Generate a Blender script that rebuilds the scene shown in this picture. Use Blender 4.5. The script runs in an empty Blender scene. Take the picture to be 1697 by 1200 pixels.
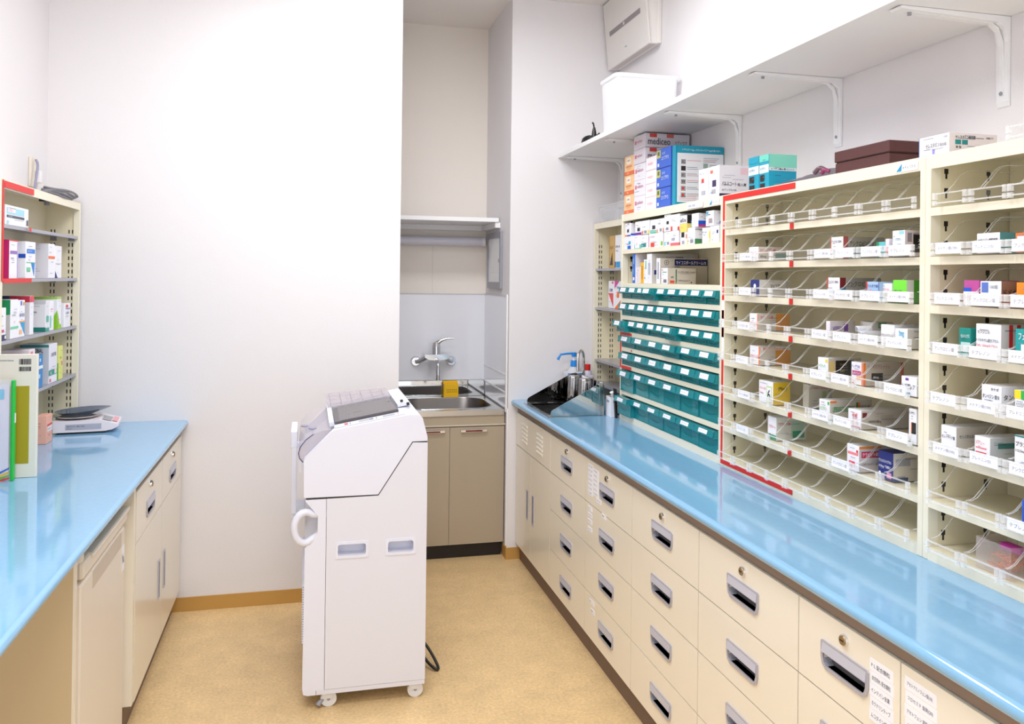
import bpy, bmesh, math, random
from mathutils import Vector, Matrix
random.seed(7)
S = bpy.context.scene
COL = S.collection

# ------------------------------------------------------------------ camera
YAW, PITCH, ROLL, FPX, CY = .24295, .00487, .01151, 1368.4, 453.88
def make_camera():
    f = Vector((math.sin(YAW)*math.cos(PITCH), math.cos(YAW)*math.cos(PITCH), math.sin(PITCH)))
    r = Vector((math.cos(YAW), -math.sin(YAW), 0)); u = r.cross(f)
    r2 = r*math.cos(ROLL)+u*math.sin(ROLL); u2 = -r*math.sin(ROLL)+u*math.cos(ROLL)
    cd = bpy.data.cameras.new('camera'); c = bpy.data.objects.new('camera', cd); COL.objects.link(c)
    m = Matrix((( r2.x, u2.x, -f.x, 0), (r2.y, u2.y, -f.y, 0), (r2.z, u2.z, -f.z, 1.5), (0, 0, 0, 1)))
    c.matrix_world = m
    cd.sensor_width = 36; cd.lens = FPX/1697*36; cd.shift_y = -(600-CY)/1697; cd.clip_start = .05
    S.camera = c
make_camera()

# ------------------------------------------------------------------ light
w = bpy.data.worlds.new('world'); S.world = w; w.use_nodes = True
w.node_tree.nodes['Background'].inputs[0].default_value = (.93, .955, 1.0, 1)
w.node_tree.nodes['Background'].inputs[1].default_value = 1.7
def area(loc, sx, sy, power, col=(.91, .945, 1), rot=(0, 0, 0)):
    l = bpy.data.lights.new('ceiling_light', 'AREA'); l.shape = 'RECTANGLE'; l.size = sx; l.size_y = sy
    l.energy = power; l.color = col
    o = bpy.data.objects.new('ceiling_light_lamp', l); COL.objects.link(o); o.location = loc; o.rotation_euler = rot
    return o
LAMPS = [(.45, 3.10, 21), (-.10, 1.75, 21), (-.10, .2, 14)]
for x, y, p in LAMPS: area((x, y, 2.925), 1.15, .32, p)
S.view_settings.view_transform = 'Standard'; S.view_settings.look = 'None'
S.view_settings.gamma = 1; S.view_settings.use_curve_mapping = False
S.view_settings.exposure = .09
S.cycles.transparent_max_bounces = 64; S.cycles.max_bounces = 10; S.cycles.transmission_bounces = 10

# ------------------------------------------------------------------ materials
def lin(c):
    return tuple(((v/255)/12.92 if v/255 <= .04045 else ((v/255+.055)/1.055)**2.4) for v in c)
_m = {}
def M(name, rgb, rough=.5, metal=0, alpha=1, bump=0, bscale=200, vary=0, vscale=20, coat=0, trans=0, spec=.5, emis=0):
    if name in _m: return _m[name]
    m = bpy.data.materials.new(name); m.use_nodes = True; nt = m.node_tree; b = nt.nodes['Principled BSDF']
    c = (*lin(rgb), 1)
    b.inputs['Base Color'].default_value = c; b.inputs['Roughness'].default_value = rough
    b.inputs['Metallic'].default_value = metal; b.inputs['Alpha'].default_value = alpha
    b.inputs['Coat Weight'].default_value = coat; b.inputs['Coat Roughness'].default_value = .05
    b.inputs['Transmission Weight'].default_value = trans; b.inputs['Specular IOR Level'].default_value = spec
    if emis:
        b.inputs['Emission Color'].default_value = c; b.inputs['Emission Strength'].default_value = emis
    if bump or vary:
        tc = nt.nodes.new('ShaderNodeTexCoord')
    if vary:
        n = nt.nodes.new('ShaderNodeTexNoise'); n.inputs['Scale'].default_value = vscale; n.inputs['Detail'].default_value = 5
        nt.links.new(tc.outputs['Object'], n.inputs['Vector'])
        mx = nt.nodes.new('ShaderNodeMix'); mx.data_type = 'RGBA'
        mx.inputs[6].default_value = tuple(max(0, v*(1-vary)) for v in c[:3])+(1,)
        mx.inputs[7].default_value = tuple(min(1, v*(1+vary)) for v in c[:3])+(1,)
        mr = nt.nodes.new('ShaderNodeMapRange'); mr.inputs[1].default_value = .3; mr.inputs[2].default_value = .7
        nt.links.new(n.outputs[0], mr.inputs[0]); nt.links.new(mr.outputs[0], mx.inputs[0]); nt.links.new(mx.outputs[2], b.inputs['Base Color'])
    if bump:
        n2 = nt.nodes.new('ShaderNodeTexNoise'); n2.inputs['Scale'].default_value = bscale; n2.inputs['Detail'].default_value = 3
        nt.links.new(tc.outputs['Object'], n2.inputs['Vector'])
        bp = nt.nodes.new('ShaderNodeBump'); bp.inputs['Strength'].default_value = bump; bp.inputs['Distance'].default_value = .002
        nt.links.new(n2.outputs[0], bp.inputs['Height']); nt.links.new(bp.outputs[0], b.inputs['Normal'])
    _m[name] = m
    return m
WALL = M('wallpaper', (234, 230, 231), .75, bump=.25, bscale=260)
CEIL = M('ceiling_paint', (240, 234, 228), .9)
FLOOR = M('vinyl_floor', (224, 192, 142), .42, vary=.13, vscale=95, bump=.03, bscale=300)
def floor_cloud(m):
    # larger soft clouds over the fine speckle of the sheet vinyl
    nt = m.node_tree; b = nt.nodes['Principled BSDF']; src = b.inputs['Base Color'].links[0].from_socket
    tc = nt.nodes.new('ShaderNodeTexCoord'); n = nt.nodes.new('ShaderNodeTexNoise'); n.inputs['Scale'].default_value = 9; n.inputs['Detail'].default_value = 8; n.inputs['Roughness'].default_value = .7
    mr = nt.nodes.new('ShaderNodeMapRange'); mr.inputs[1].default_value = .35; mr.inputs[2].default_value = .65; mr.inputs[3].default_value = .90; mr.inputs[4].default_value = 1.06
    mx = nt.nodes.new('ShaderNodeMix'); mx.data_type = 'RGBA'; mx.blend_type = 'MULTIPLY'; mx.inputs[0].default_value = 1
    nt.links.new(tc.outputs['Object'], n.inputs['Vector']); nt.links.new(n.outputs[0], mr.inputs[0]); nt.links.new(src, mx.inputs[6]); nt.links.new(mr.outputs[0], mx.inputs[7]); nt.links.new(mx.outputs[2], b.inputs['Base Color'])
floor_cloud(FLOOR)
BASEB = M('baseboard_vinyl', (196, 150, 78), .5)
CREAM = M('cream_steel', (241, 233, 216), .28, coat=.3)
CREAMD = M('cream_carcass', (226, 215, 188), .45)
RACK = M('rack_cream', (243, 236, 214), .35)
RACKI = M('rack_cream_inner', (236, 227, 198), .45)
BLUE = M('blue_worktop', (134, 184, 220), .10, coat=.35, vary=.02, vscale=60)
TAUPE = M('taupe_strip', (150, 128, 112), .55)
PLINTH = M('plinth_brown', (112, 90, 78), .5)
SILVER = M('silver_plastic', (186, 186, 198), .32, metal=.35)
DARK = M('recess_grey', (96, 94, 100), .45)
BRASS = M('lock_metal', (170, 146, 110), .28, metal=.9)
CHROME = M('chrome', (225, 225, 228), .08, metal=1)
STEEL = M('stainless', (196, 194, 192), .16, metal=1)
STEELB = M('stainless_bowl', (120, 116, 114), .3, metal=1)
MIRROR = M('polished_stainless', (205, 205, 205), .04, metal=1)
BLACK = M('black_plastic', (22, 20, 20), .4)
WHITE = M('white_board', (244, 243, 244), .4)
MWHITE = M('machine_white', (230, 232, 246), .35)
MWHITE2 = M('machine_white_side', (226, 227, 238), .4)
PANEL = M('white_gloss_panel', (236, 236, 242), .12, coat=.4)
RED = M('red_tape', (222, 34, 26), .45)
PAPER = M('paper_white', (246, 246, 252), .7)
INK = M('ink', (70, 76, 96), .8)
INKL = M('ink_light', (140, 146, 168), .8)
DARKINK = M('dark_ink', (38, 36, 40), .7)
def clear(name, rgb, body, gloss, rough=.04):
    m = bpy.data.materials.new(name); m.use_nodes = True; nt = m.node_tree; nt.nodes.clear()
    out = nt.nodes.new('ShaderNodeOutputMaterial'); tr = nt.nodes.new('ShaderNodeBsdfTransparent'); tr.inputs[0].default_value = (.999, .999, .998, 1)
    df = nt.nodes.new('ShaderNodeBsdfDiffuse'); df.inputs[0].default_value = (*lin(rgb), 1)
    gl = nt.nodes.new('ShaderNodeBsdfGlossy'); gl.inputs['Roughness'].default_value = rough
    m1 = nt.nodes.new('ShaderNodeMixShader'); m1.inputs[0].default_value = body
    m2 = nt.nodes.new('ShaderNodeMixShader'); fr = nt.nodes.new('ShaderNodeLayerWeight'); fr.inputs['Blend'].default_value = .35
    pw = nt.nodes.new('ShaderNodeMath'); pw.operation = 'POWER'; pw.inputs[1].default_value = 3.0
    mu = nt.nodes.new('ShaderNodeMath'); mu.operation = 'MULTIPLY_ADD'; mu.inputs[1].default_value = gloss; mu.inputs[2].default_value = .006
    nt.links.new(fr.outputs['Facing'], pw.inputs[0]); nt.links.new(pw.outputs[0], mu.inputs[0])
    nt.links.new(tr.outputs[0], m1.inputs[1]); nt.links.new(df.outputs[0], m1.inputs[2])
    nt.links.new(mu.outputs[0], m2.inputs[0]); nt.links.new(m1.outputs[0], m2.inputs[1]); nt.links.new(gl.outputs[0], m2.inputs[2])
    nt.links.new(m2.outputs[0], out.inputs[0]); _m[name] = m
    return m
ACRY = clear('clear_acrylic', (246, 244, 238), .010, .10)
ACRYB = clear('clear_acrylic_edge', (254, 254, 255), .34, .35)
TEAL = M('teal_plastic', (40, 172, 178), .12, alpha=.5)
TEALD = M('teal_plastic_edge', (24, 140, 148), .15, alpha=.8)
PLAST = M('translucent_plastic', (246, 246, 250), .35, alpha=.62)
PLASTC = M('clear_plastic', (240, 242, 248), .12, alpha=.30)
SHELFM = M('grey_metal_shelf', (178, 178, 188), .3, metal=.4)
GREY = M('grey_plastic', (150, 150, 158), .4)
SINKD = M('sink_door', (178, 163, 141), .38, coat=.2)
SINKC = M('sink_carcass', (206, 190, 162), .45)
def C(rgb, rough=.5): return M('colour_%d_%d_%d' % rgb, rgb, rough)

# ------------------------------------------------------------------ mesh builder
_txt = {}
def text2d(s, bold=0):
    k = (s, bold)
    if k not in _txt:
        cu = bpy.data.curves.new('t', 'FONT'); cu.body = s; cu.size = 1; cu.resolution_u = 2; cu.offset = bold
        o = bpy.data.objects.new('t', cu); me = o.to_mesh()
        vs = [(v.co.x, v.co.y) for v in me.vertices]; fs = [tuple(p.vertices) for p in me.polygons]
        o.to_mesh_clear(); bpy.data.objects.remove(o); bpy.data.curves.remove(cu)
        if vs:
            x0 = min(v[0] for v in vs); x1 = max(v[0] for v in vs); y0 = min(v[1] for v in vs); y1 = max(v[1] for v in vs)
            vs = [(a-x0, b-y0) for a, b in vs]
            _txt[k] = (vs, fs, max(x1-x0, 1e-4), max(y1-y0, 1e-4))
        else: _txt[k] = ([], [], 1, 1)
    return _txt[k]

class MB:
    def __init__(s): s.v = []; s.f = []; s.m = []; s.sm = []; s.mats = []
    def mi(s, m):
        if m not in s.mats: s.mats.append(m)
        return s.mats.index(m)
    def add(s, vs, fs, mat, smooth=False):
        b = len(s.v); i = s.mi(mat); s.v += [tuple(p) for p in vs]
        for f in fs: s.f.append(tuple(b+k for k in f)); s.m.append(i); s.sm.append(smooth)
        return s
    def quad(s, a, b, c, d, mat): return s.add([a, b, c, d], [(0, 1, 2, 3)], mat)
    def box(s, x0, x1, y0, y1, z0, z1, mat, bev=0):
        if bev <= 0:
            vs = [(x, y, z) for x in (x0, x1) for y in (y0, y1) for z in (z0, z1)]
            fs = [(0, 1, 3, 2), (4, 6, 7, 5), (0, 4, 5, 1), (2, 3, 7, 6), (0, 2, 6, 4), (1, 5, 7, 3)]
            return s.add(vs, fs, mat)
        bm = bmesh.new(); bmesh.ops.create_cube(bm, size=1)
        for v in bm.verts:
            v.co = Vector(((x0+x1)/2+v.co.x*(x1-x0), (y0+y1)/2+v.co.y*(y1-y0), (z0+z1)/2+v.co.z*(z1-z0)))
        bmesh.ops.bevel(bm, geom=bm.edges[:], offset=bev, segments=2 if bev > .002 else 1, affect='EDGES', profile=.5)
        bm.verts.index_update()
        s.add([v.co[:] for v in bm.verts], [[v.index for v in f.verts] for f in bm.faces], mat); bm.free(); return s
    def prism(s, poly, axis, a, b, mat, smooth=False):
        # poly: 2D points; axis 'x': (y,z), 'y': (x,z), 'z': (x,y)
        n = len(poly)
        def P(p, t): return {'x': (t, p[0], p[1]), 'y': (p[0], t, p[1]), 'z': (p[0], p[1], t)}[axis]
        vs = [P(p, a) for p in poly]+[P(p, b) for p in poly]
        s.add(vs, [tuple(range(n)), tuple(range(2*n-1, n-1, -1))], mat)
        k = len(s.v)-2*n; i = s.mi(mat)
        for j in range(n):
            s.f.append((k+j, k+(j+1) % n, k+n+(j+1) % n, k+n+j)); s.m.append(i); s.sm.append(smooth)
        return s
    def cyl(s, p0, p1, r, mat, n=16, r1=None, caps=True):
        p0 = Vector(p0); p1 = Vector(p1); d = (p1-p0).normalized(); r1 = r if r1 is None else r1
        a = d.orthogonal().normalized(); b = d.cross(a)
        vs = []
        for p, rr in ((p0, r), (p1, r1)):
            for k in range(n):
                t = 2*math.pi*k/n; vs.append(p+(a*math.cos(t)+b*math.sin(t))*rr)
        s.add(vs, [(k, (k+1) % n, n+(k+1) % n, n+k) for k in range(n)], mat, True)
        if caps:
            s.add(vs[:n], [tuple(range(n))], mat); s.add(vs[n:], [tuple(range(n))], mat)
        return s
    def tube(s, pts, r, mat, n=8, smooth_n=0):
        pts = [Vector(p) for p in pts]
        if smooth_n:
            q = []
            for i in range(len(pts)-1):
                p0 = pts[max(i-1, 0)]; p1 = pts[i]; p2 = pts[i+1]; p3 = pts[min(i+2, len(pts)-1)]
                for k in range(smooth_n):
                    t = k/smooth_n
                    q.append(.5*((2*p1)+(p2-p0)*t+(2*p0-5*p1+4*p2-p3)*t*t+(-p0+3*p1-3*p2+p3)*t**3))
            q.append(pts[-1]); pts = q
        vs = []; prev = None
        for i, p in enumerate(pts):
            d = (pts[min(i+1, len(pts)-1)]-pts[max(i-1, 0)]).normalized()
            if prev is None: a = d.orthogonal().normalized()
            else: a = (prev-d*prev.dot(d)).normalized()
            prev = a; b = d.cross(a)
            rr = r[i] if isinstance(r, (list, tuple)) else r
            for k in range(n):
                t = 2*math.pi*k/n; vs.append(p+(a*math.cos(t)+b*math.sin(t))*rr)
        fs = []
        for i in range(len(pts)-1):
            for k in range(n): fs.append((i*n+k, i*n+(k+1) % n, (i+1)*n+(k+1) % n, (i+1)*n+k))
        s.add(vs, fs, mat, True)
        m = len(vs); s.add(vs[:n], [tuple(range(n))], mat); s.add(vs[m-n:], [tuple(range(n))], mat)
        return s
    def lathe(s, c, prof, mat, n=24, flute=0, nf=10):
        vs = []
        for r, z in prof:
            for k in range(n):
                t = 2*math.pi*k/n; rr = r*(1+flute*math.cos(nf*t)); vs.append((c[0]+rr*math.cos(t), c[1]+rr*math.sin(t), c[2]+z))
        fs = [(i*n+k, i*n+(k+1) % n, (i+1)*n+(k+1) % n, (i+1)*n+k) for i in range(len(prof)-1) for k in range(n)]
        s.add(vs, fs, mat, True)
        if prof[0][0] > 1e-4: s.add(vs[:n], [tuple(range(n))], mat)
        if prof[-1][0] > 1e-4: s.add(vs[-n:], [tuple(range(n))], mat)
        return s
    def text(s, st, o, u, v, h, mat, maxw=None, center=False, bold=0):
        vs, fs, w_, h_ = text2d(st, bold)
        if not vs: return s
        o = Vector(o); u = Vector(u); v = Vector(v); ky = h/h_; kx = ky
        if maxw and w_*kx > maxw: kx = maxw/w_
        off = -w_*kx/2 if center else 0
        return s.add([o+u*(a*kx+off)+v*(b*ky) for a, b in vs], fs, mat)
    def ring_hole(s, x0, x1, y0, y1, z, loop, mat):
        # flat plate with a hole: loop = list of (x,y), outer = rectangle
        cx = sum(p[0] for p in loop)/len(loop); cy = sum(p[1] for p in loop)/len(loop)
        n = len(loop); out = []
        for p in loop:
            dx, dy = p[0]-cx, p[1]-cy; t = 1e9
            if dx > 1e-9: t = min(t, (x1-cx)/dx)
            if dx < -1e-9: t = min(t, (x0-cx)/dx)
            if dy > 1e-9: t = min(t, (y1-cy)/dy)
            if dy < -1e-9: t = min(t, (y0-cy)/dy)
            out.append((cx+dx*t, cy+dy*t))
        s.add([(a, b, z) for a, b in loop]+[(a, b, z) for a, b in out], [(k, (k+1) % n, n+(k+1) % n, n+k) for k in range(n)], mat)
        for c in ((x0, y0), (x1, y0), (x1, y1), (x0, y1)):   # corner fillers
            k = min(range(n), key=lambda j: 0)
            best = sorted(range(n), key=lambda j: (out[j][0]-c[0])**2+(out[j][1]-c[1])**2)[:2]
            s.add([(c[0], c[1], z), (*out[best[0]], z), (*out[best[1]], z)], [(0, 1, 2)], mat)
        return s
    def build(s, name, parent=None, origin=None, autosmooth=True):
        off = Vector(origin) if origin is not None else (root_of(parent).location if parent else Vector((0, 0, 0)))
        me = bpy.data.meshes.new(name)
        me.from_pydata([Vector(p)-off for p in s.v], [], s.f)
        for m in s.mats: me.materials.append(m)
        me.polygons.foreach_set('material_index', s.m); me.polygons.foreach_set('use_smooth', s.sm)
        bm = bmesh.new(); bm.from_mesh(me); bmesh.ops.recalc_face_normals(bm, faces=bm.faces); bm.to_mesh(me); bm.free()
        me.update()
        o = bpy.data.objects.new(name, me); COL.objects.link(o)
        if parent is not None: o.parent = parent
        elif origin is not None: o.location = origin
        return o
def root_of(o):
    while o.parent: o = o.parent
    return o
def tag(o, label=None, cat=None, group=None, kind=None):
    if label: o['label'] = label
    if cat: o['category'] = cat
    if group: o['group'] = group
    if kind: o['kind'] = kind
    return o
def thing(name, loc, label, cat, group=None):
    o = bpy.data.objects.new(name, None); o.empty_display_size = .05; COL.objects.link(o); o.location = loc
    return tag(o, label, cat, group)
def copy_tree(o, parent=None):
    c = o.copy(); COL.objects.link(c)
    if parent: c.parent = parent
    for ch in o.children: copy_tree(ch, c)
    return c
def struct(name, mb, label=None): return tag(mb.build(name), label, None, None, 'structure')
def loopr(x0, x1, y0, y1, r, n=6):
    p = []
    for cx, cy, a in ((x1-r, y1-r, 0), (x0+r, y1-r, 90), (x0+r, y0+r, 180), (x1-r, y0+r, 270)):
        for k in range(n+1):
            t = math.radians(a+90*k/n); p.append((cx+r*math.cos(t), cy+r*math.sin(t)))
    return p
ORD = ['first', 'second', 'third', 'fourth', 'fifth', 'sixth', 'seventh', 'eighth', 'ninth', 'tenth']

# ------------------------------------------------------------------ the room
XL, XR, YB, YS, XA, XE, YA, ZC = -1.09, 1.655, 3.92, 4.28, 1.048, .425, 4.887, 3.0
struct('floor', MB().box(XL-.1, XR+.1, -1.2, YA+.1, -.1, 0, FLOOR), 'tan speckled vinyl floor')
struct('ceiling', MB().box(XL-.1, XR+.1, -1.2, YA+.1, ZC, ZC+.1, CEIL), 'off white ceiling')
struct('wall_left', MB().box(XL-.1, XL, -1.2, YB, 0, ZC, WALL), 'white wall behind the left medicine rack')
struct('wall_right', MB().box(XR, XR+.1, -1.2, YS, 0, ZC, WALL), 'white wall behind the long wall shelf')
struct('wall_back', MB().box(XL-.1, XE, YB, YA+.1, 0, ZC, WALL), 'white partition wall behind the packing machine')
struct('wall_alcove', MB().box(XE, XA, YA, YA+.1, 0, ZC, M('wallpaper_warm_bounce', (240, 232, 223), .75, bump=.25, bscale=260)), 'back wall of the sink alcove')  # warm bounce light of the alcove painted in as a creamier tone
struct('wall_end', MB().box(XA, XR+.1, YS, YA+.1, 0, ZC, WALL), 'white end wall beside the sink alcove')
struct('baseboard_back', MB().box(-.566, XE+.006, YB-.006, YB, 0, .062, BASEB).box(XE, XE+.006, YB, 4.4, 0, .062, BASEB))
struct('baseboard_end', MB().box(XA-.006, 1.16, YS-.006, YS, 0, .062, BASEB).box(XA-.006, XA, YS, 4.36, 0, .062, BASEB))
# gloss splash panels of the alcove with joints and trim
mb = MB().box(XE, XA, YA-.006, YA, .80, 1.40, PANEL)
p = struct('wall_panel_back', mb, 'white gloss splash panel behind the tap')
MB().box(XE, XA-.004, YA-.009, YA-.006, 1.397, 1.403, C((210, 208, 210))).build('top_trim', p)
MB().box(.722, .7235, YA-.0075, YA-.006, 1.40, 1.73, C((214, 206, 200))).build('cable', p)
mb = MB().box(XA-.005, XA, 4.32, YA-.006, .98, 1.40, PANEL)
p = struct('wall_panel_side', mb, 'white gloss splash panel on the alcove side wall')
MB().box(XA-.005, XA, 4.32, YA-.006, .885, .972, PANEL).build('panel', p)
MB().box(XA-.005, XA, 4.32, YA-.006, .80, .877, PANEL).build('panel', p)
mb = MB().box(XA-.008, XA-.001, 4.306, 4.322, .78, 1.41, WHITE).box(XA-.008, XA-.004, 4.32, YA-.006, .972, .98, WHITE).box(XA-.008, XA-.004, 4.32, YA-.006, .877, .885, WHITE)
mb.box(XA-.007, XA-.004, 4.32, YA-.006, 1.397, 1.404, C((210, 208, 210)))
mb.build('joint_trim', p)
MB().box(XA-.006, XA+.0, 4.285, 4.306, .07, .80, WHITE).build('trim_strip', p)
# inspection hatch on alcove side wall
t = thing('inspection_hatch', (XA, 4.61, 1.43), 'grey framed white hatch on the alcove side wall under the shelf', 'hatch')
mb = MB()
for a, b, c, d in ((4.44, 4.78, 1.44, 1.475), (4.44, 4.78, 1.725, 1.757), (4.44, 4.462, 1.475, 1.725), (4.758, 4.78, 1.475, 1.725)):
    mb.box(XA-.016, XA-.0005, a, b, c, d, GREY)
mb.build('frame', t)
MB().box(XA-.010, XA-.0005, 4.462, 4.758, 1.475, 1.725, WHITE).build('door', t)
MB().box(XA-.020, XA-.010, 4.464, 4.474, 1.585, 1.605, GREY).build('catch', t)
# ceiling light fittings (above the frame)
for i, (x, y, p_) in enumerate(LAMPS):
    t = thing('ceiling_light', (x, y, 3.0), 'flat white ceiling light fitting over the aisle, %s from the alcove' % ORD[i], 'light', 'ceiling lights')
    MB().box(x-.62, x+.62, y-.19, y+.19, 2.965, 2.999, WHITE, .004).build('housing', t)
    MB().box(x-.60, x+.60, y-.17, y+.17, 2.95, 2.965, M('lamp_diffuser', (255, 252, 246), .5, emis=3)).build('diffuser', t)

# ------------------------------------------------------------------ recessed pulls and locks
def pull_mb(y, z, X, sgn, w_=.155, h=.060):
    # cup pull let into a drawer front whose face is at X; sgn = -1 front faces -X, +1 front faces +X
    mb = MB(); d = -sgn
    y0, y1, z0, z1 = y-w_/2, y+w_/2, z-h/2, z+h/2
    f = .008; e = sgn*.004
    lo = [(y0, z1-.003), (y0, z0+.024), (y0+.005, z0+.008), (y0+.018, z0), (y1-.018, z0), (y1-.005, z0+.008), (y1, z0+.024), (y1, z1-.003), (y1-.003, z1), (y0+.003, z1)]
    li = [(y0+f, z1-f), (y0+f, z0+.024), (y0+f+.004, z0+f+.005), (y0+.020, z0+f), (y1-.020, z0+f), (y1-f-.004, z0+f+.005), (y1-f, z0+.024), (y1-f, z1-f), (y1-f-.001, z1-f), (y0+f+.001, z1-f)]
    n = len(lo)
    mb.add([(X+e, a, b) for a, b in lo]+[(X+e, a, b) for a, b in li], [(k, (k+1) % n, n+(k+1) % n, n+k) for k in range(n)], SILVER)
    mb.add([(X, a, b) for a, b in lo]+[(X+e, a, b) for a, b in lo], [(k, (k+1) % n, n+(k+1) % n, n+k) for k in range(n)], SILVER)
    mb.add([(X+e, a, b) for a, b in li]+[(X+d*.0165, a, b) for a, b in li], [(k, (k+1) % n, n+(k+1) % n, n+k) for k in range(n)], SILVER)
    mb.add([(X+d*.0165, a, b) for a, b in li], [tuple(range(n))], DARK)
    # sloping hood over the upper half
    a, b = y0+.006, y1-.006
    vs = [(X+e, a, z1-.004), (X+e, b, z1-.004), (X+sgn*.0075, a, z0+h*.60), (X+sgn*.0075, b, z0+h*.60), (X+sgn*.005, a, z0+h*.56), (X+sgn*.005, b, z0+h*.56), (X, a, z1-.010), (X, b, z1-.010)]
    mb.add(vs, [(0, 1, 3, 2), (2, 3, 5, 4), (4, 5, 7, 6), (0, 2, 4, 6), (1, 3, 5, 7)], M('pull_hood', (200, 200, 212), .35, metal=.2))
    return mb
def slot_mb(y, z, X, sgn, w_=.030, h=.145):
    mb = MB(); d = -sgn; y0, y1, z0, z1 = y-w_/2, y+w_/2, z-h/2, z+h/2; f = .006; e = sgn*.004
    for a, b, c, g in ((y0, y0+f, z0, z1), (y1-f, y1, z0, z1), (y0+f, y1-f, z0, z0+f), (y0+f, y1-f, z1-f, z1)):
        mb.box(min(X, X+e), max(X, X+e), a, b, c, g, SILVER)
    q = d*.016
    mb.quad((X+q, y0+f, z0+f), (X+q, y1-f, z0+f), (X+q, y1-f, z1-f), (X+q, y0+f, z1-f), DARK)
    for a in (y0+f, y1-f): mb.quad((X, a, z0+f), (X+q, a, z0+f), (X+q, a, z1-f), (X, a, z1-f), SILVER)
    for c in (z0+f, z1-f): mb.quad((X, y0+f, c), (X+q, y0+f, c), (X+q, y1-f, c), (X, y1-f, c), SILVER)
    return mb
def lock_mb(y, z, X, sgn):
    mb = MB(); mb.cyl((X, y, z), (X+sgn*.006, y, z), .0125, CHROME, 20, .0115); mb.cyl((X+sgn*.006, y, z), (X+sgn*.0085, y, z), .0095, BRASS, 20)
    a = X+sgn*.0088
    mb.box(min(a, a+sgn*.0006), max(a, a+sgn*.0006), y-.006, y+.006, z-.001, z+.001, BLACK); return mb
def front_with_hole(X0, X1, y0, y1, z0, z1, hole, mat):
    mb = MB()
    if hole is None: return mb.box(X0, X1, y0, y1, z0, z1, mat, .0012)
    a, b, c, d = hole
    mb.box(X0, X1, y0, a, z0, z1, mat); mb.box(X0, X1, b, y1, z0, z1, mat); mb.box(X0, X1, a, b, z0, c, mat); mb.box(X0, X1, a, b, d, z1, mat)
    return mb
def paper(mb, X, sgn, y0, y1, z0, z1, txt=None, mat=None):
    X2 = X+sgn*.0008
    mb.box(min(X, X2), max(X, X2), y0, y1, z0, z1, mat or PAPER)
    X3 = X+sgn*.0011; u = (0, -1, 0) if sgn < 0 else (0, 1, 0); oy = y1 if sgn < 0 else y0
    if txt: mb.text(txt, (X3, oy+u[1]*(y1-y0)*.08, z0+(z1-z0)*.30), u, (0, 0, 1), (z1-z0)*.40, INK, (y1-y0)*.80)
    return mb

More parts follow.
